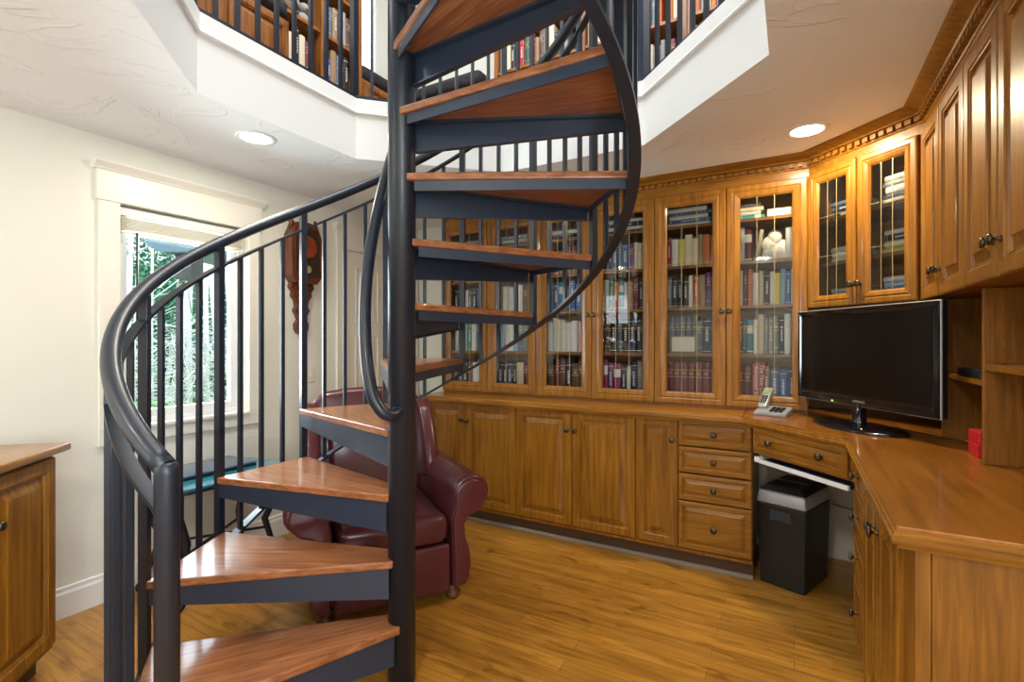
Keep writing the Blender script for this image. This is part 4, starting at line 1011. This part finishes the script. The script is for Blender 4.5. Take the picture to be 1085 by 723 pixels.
def leaves(name, cx_, cy_, cz_, rx, ry, rz_, n, sz, mt, label, kind=None):
    m = MB()
    for _ in range(n):
        while True:
            d = Vector((random.uniform(-1, 1), random.uniform(-1, 1), random.uniform(-1, 1)))
            if d.length < 1: break
        c = Vector((d.x*rx, d.y*ry, d.z*rz_)); u = Vector((random.gauss(0, 1), random.gauss(0, 1), random.gauss(0, 1))).normalized(); v = u.orthogonal().normalized()
        a = m.V([c-u*sz, c+v*sz*.5, c+u*sz, c-v*sz*.5]); m.F([a, a+1, a+2, a+3])
    o = m.obj(name, mt, None, recalc=False); o.location = (cx_, cy_, cz_); return tag(o, label, 'shrub' if not kind else 'foliage', None, kind)
for k, (px, Z, zc, rx, rzz, n, mt, nm) in enumerate([
        (150, 6.2, .05, .9, .55, 900, M_LEAF, 'bright green shrub low outside the window, left one'), (205, 6.5, -.05, 1.0, .5, 1000, M_LEAF, 'bright green shrub low outside the window, middle one'), (250, 6.0, .1, .9, .6, 900, M_LEAF, 'bright green shrub low outside the window, right one'),
        (140, 12, 2.4, 1.6, 1.6, 1100, M_LEAF2, 'dark evergreen foliage high behind the bare trees, left one'), (200, 14, 2.9, 2.0, 1.7, 1300, M_LEAF2, 'dark evergreen foliage high behind the bare trees, middle one'), (255, 12, 3.0, 1.8, 2.2, 1200, M_LEAF2, 'dark evergreen foliage high behind the bare trees, right one')]):
    p = cdir(px)*Z; leaves('shrub', p.x, p.y, zc, rx, rx, rzz, int(n*2.2), .038 if k < 3 else .07, mt, nm)
m = MB()                                             # tangled twigs and undergrowth
for _ in range(650):
    px = random.uniform(100, 280); Z = random.uniform(5.5, 10); p = cdir(px)*Z; z = random.uniform(-.45, 1.5); a = random.uniform(0, PI); L_ = random.uniform(.4, 1.1)
    d = Vector((math.cos(a), math.sin(a), random.uniform(-.6, .9))).normalized()
    m.tube([(p.x, p.y, z), (p.x+d.x*L_*.5+random.uniform(-.1, .1), p.y+d.y*L_*.5, z+d.z*L_*.5), (p.x+d.x*L_, p.y+d.y*L_, z+d.z*L_-.08)], .0055, 4)
tag(m.obj('tangled_twigs', M_BARK), 'tangle of bare twigs between the trees outside the window', 'twigs', None, 'stuff')
# hedge far behind as a leafy bank
random.seed(5); m = MB()
for _ in range(7000):
    px = random.uniform(60, 330); Z = random.uniform(15, 18); p = cdir(px)*Z; c = Vector((p.x, p.y, random.uniform(-.5, 3.8)**1)); u = Vector((random.gauss(0, 1), random.gauss(0, 1), random.gauss(0, 1))).normalized(); v = u.orthogonal().normalized(); sz = .14
    m.cur = random.choice((0, 0, 1)); a = m.V([c-u*sz, c+v*sz*.6, c+u*sz, c-v*sz*.6]); m.F([a, a+1, a+2, a+3])
tag(m.obj('forest_foliage', [M_LEAF2, M_LEAF], recalc=False), 'dense forest foliage far outside the window', 'foliage', None, 'stuff')
# roof eave outside
p = cdir(147)*5.0
ev = tag(empty('porch_roof', (p.x, p.y, 2.26), YAW), 'dark shingled porch roof corner seen through the window', 'roof')
MB().prism_xz([(0, .19), (.10, .05), (.22, .0), (1.7, .0), (1.7, .62), (.4, .46), (0, .26)], 0, .9).obj('roof_slope', M_SHINGLE, ev)
MB().box(.30, .1, -.26, .46, .3, -.001).obj('roof_bracket', mat('dark_bracket', (.05, .055, .06), .6), ev)
print('books', ntot[0])
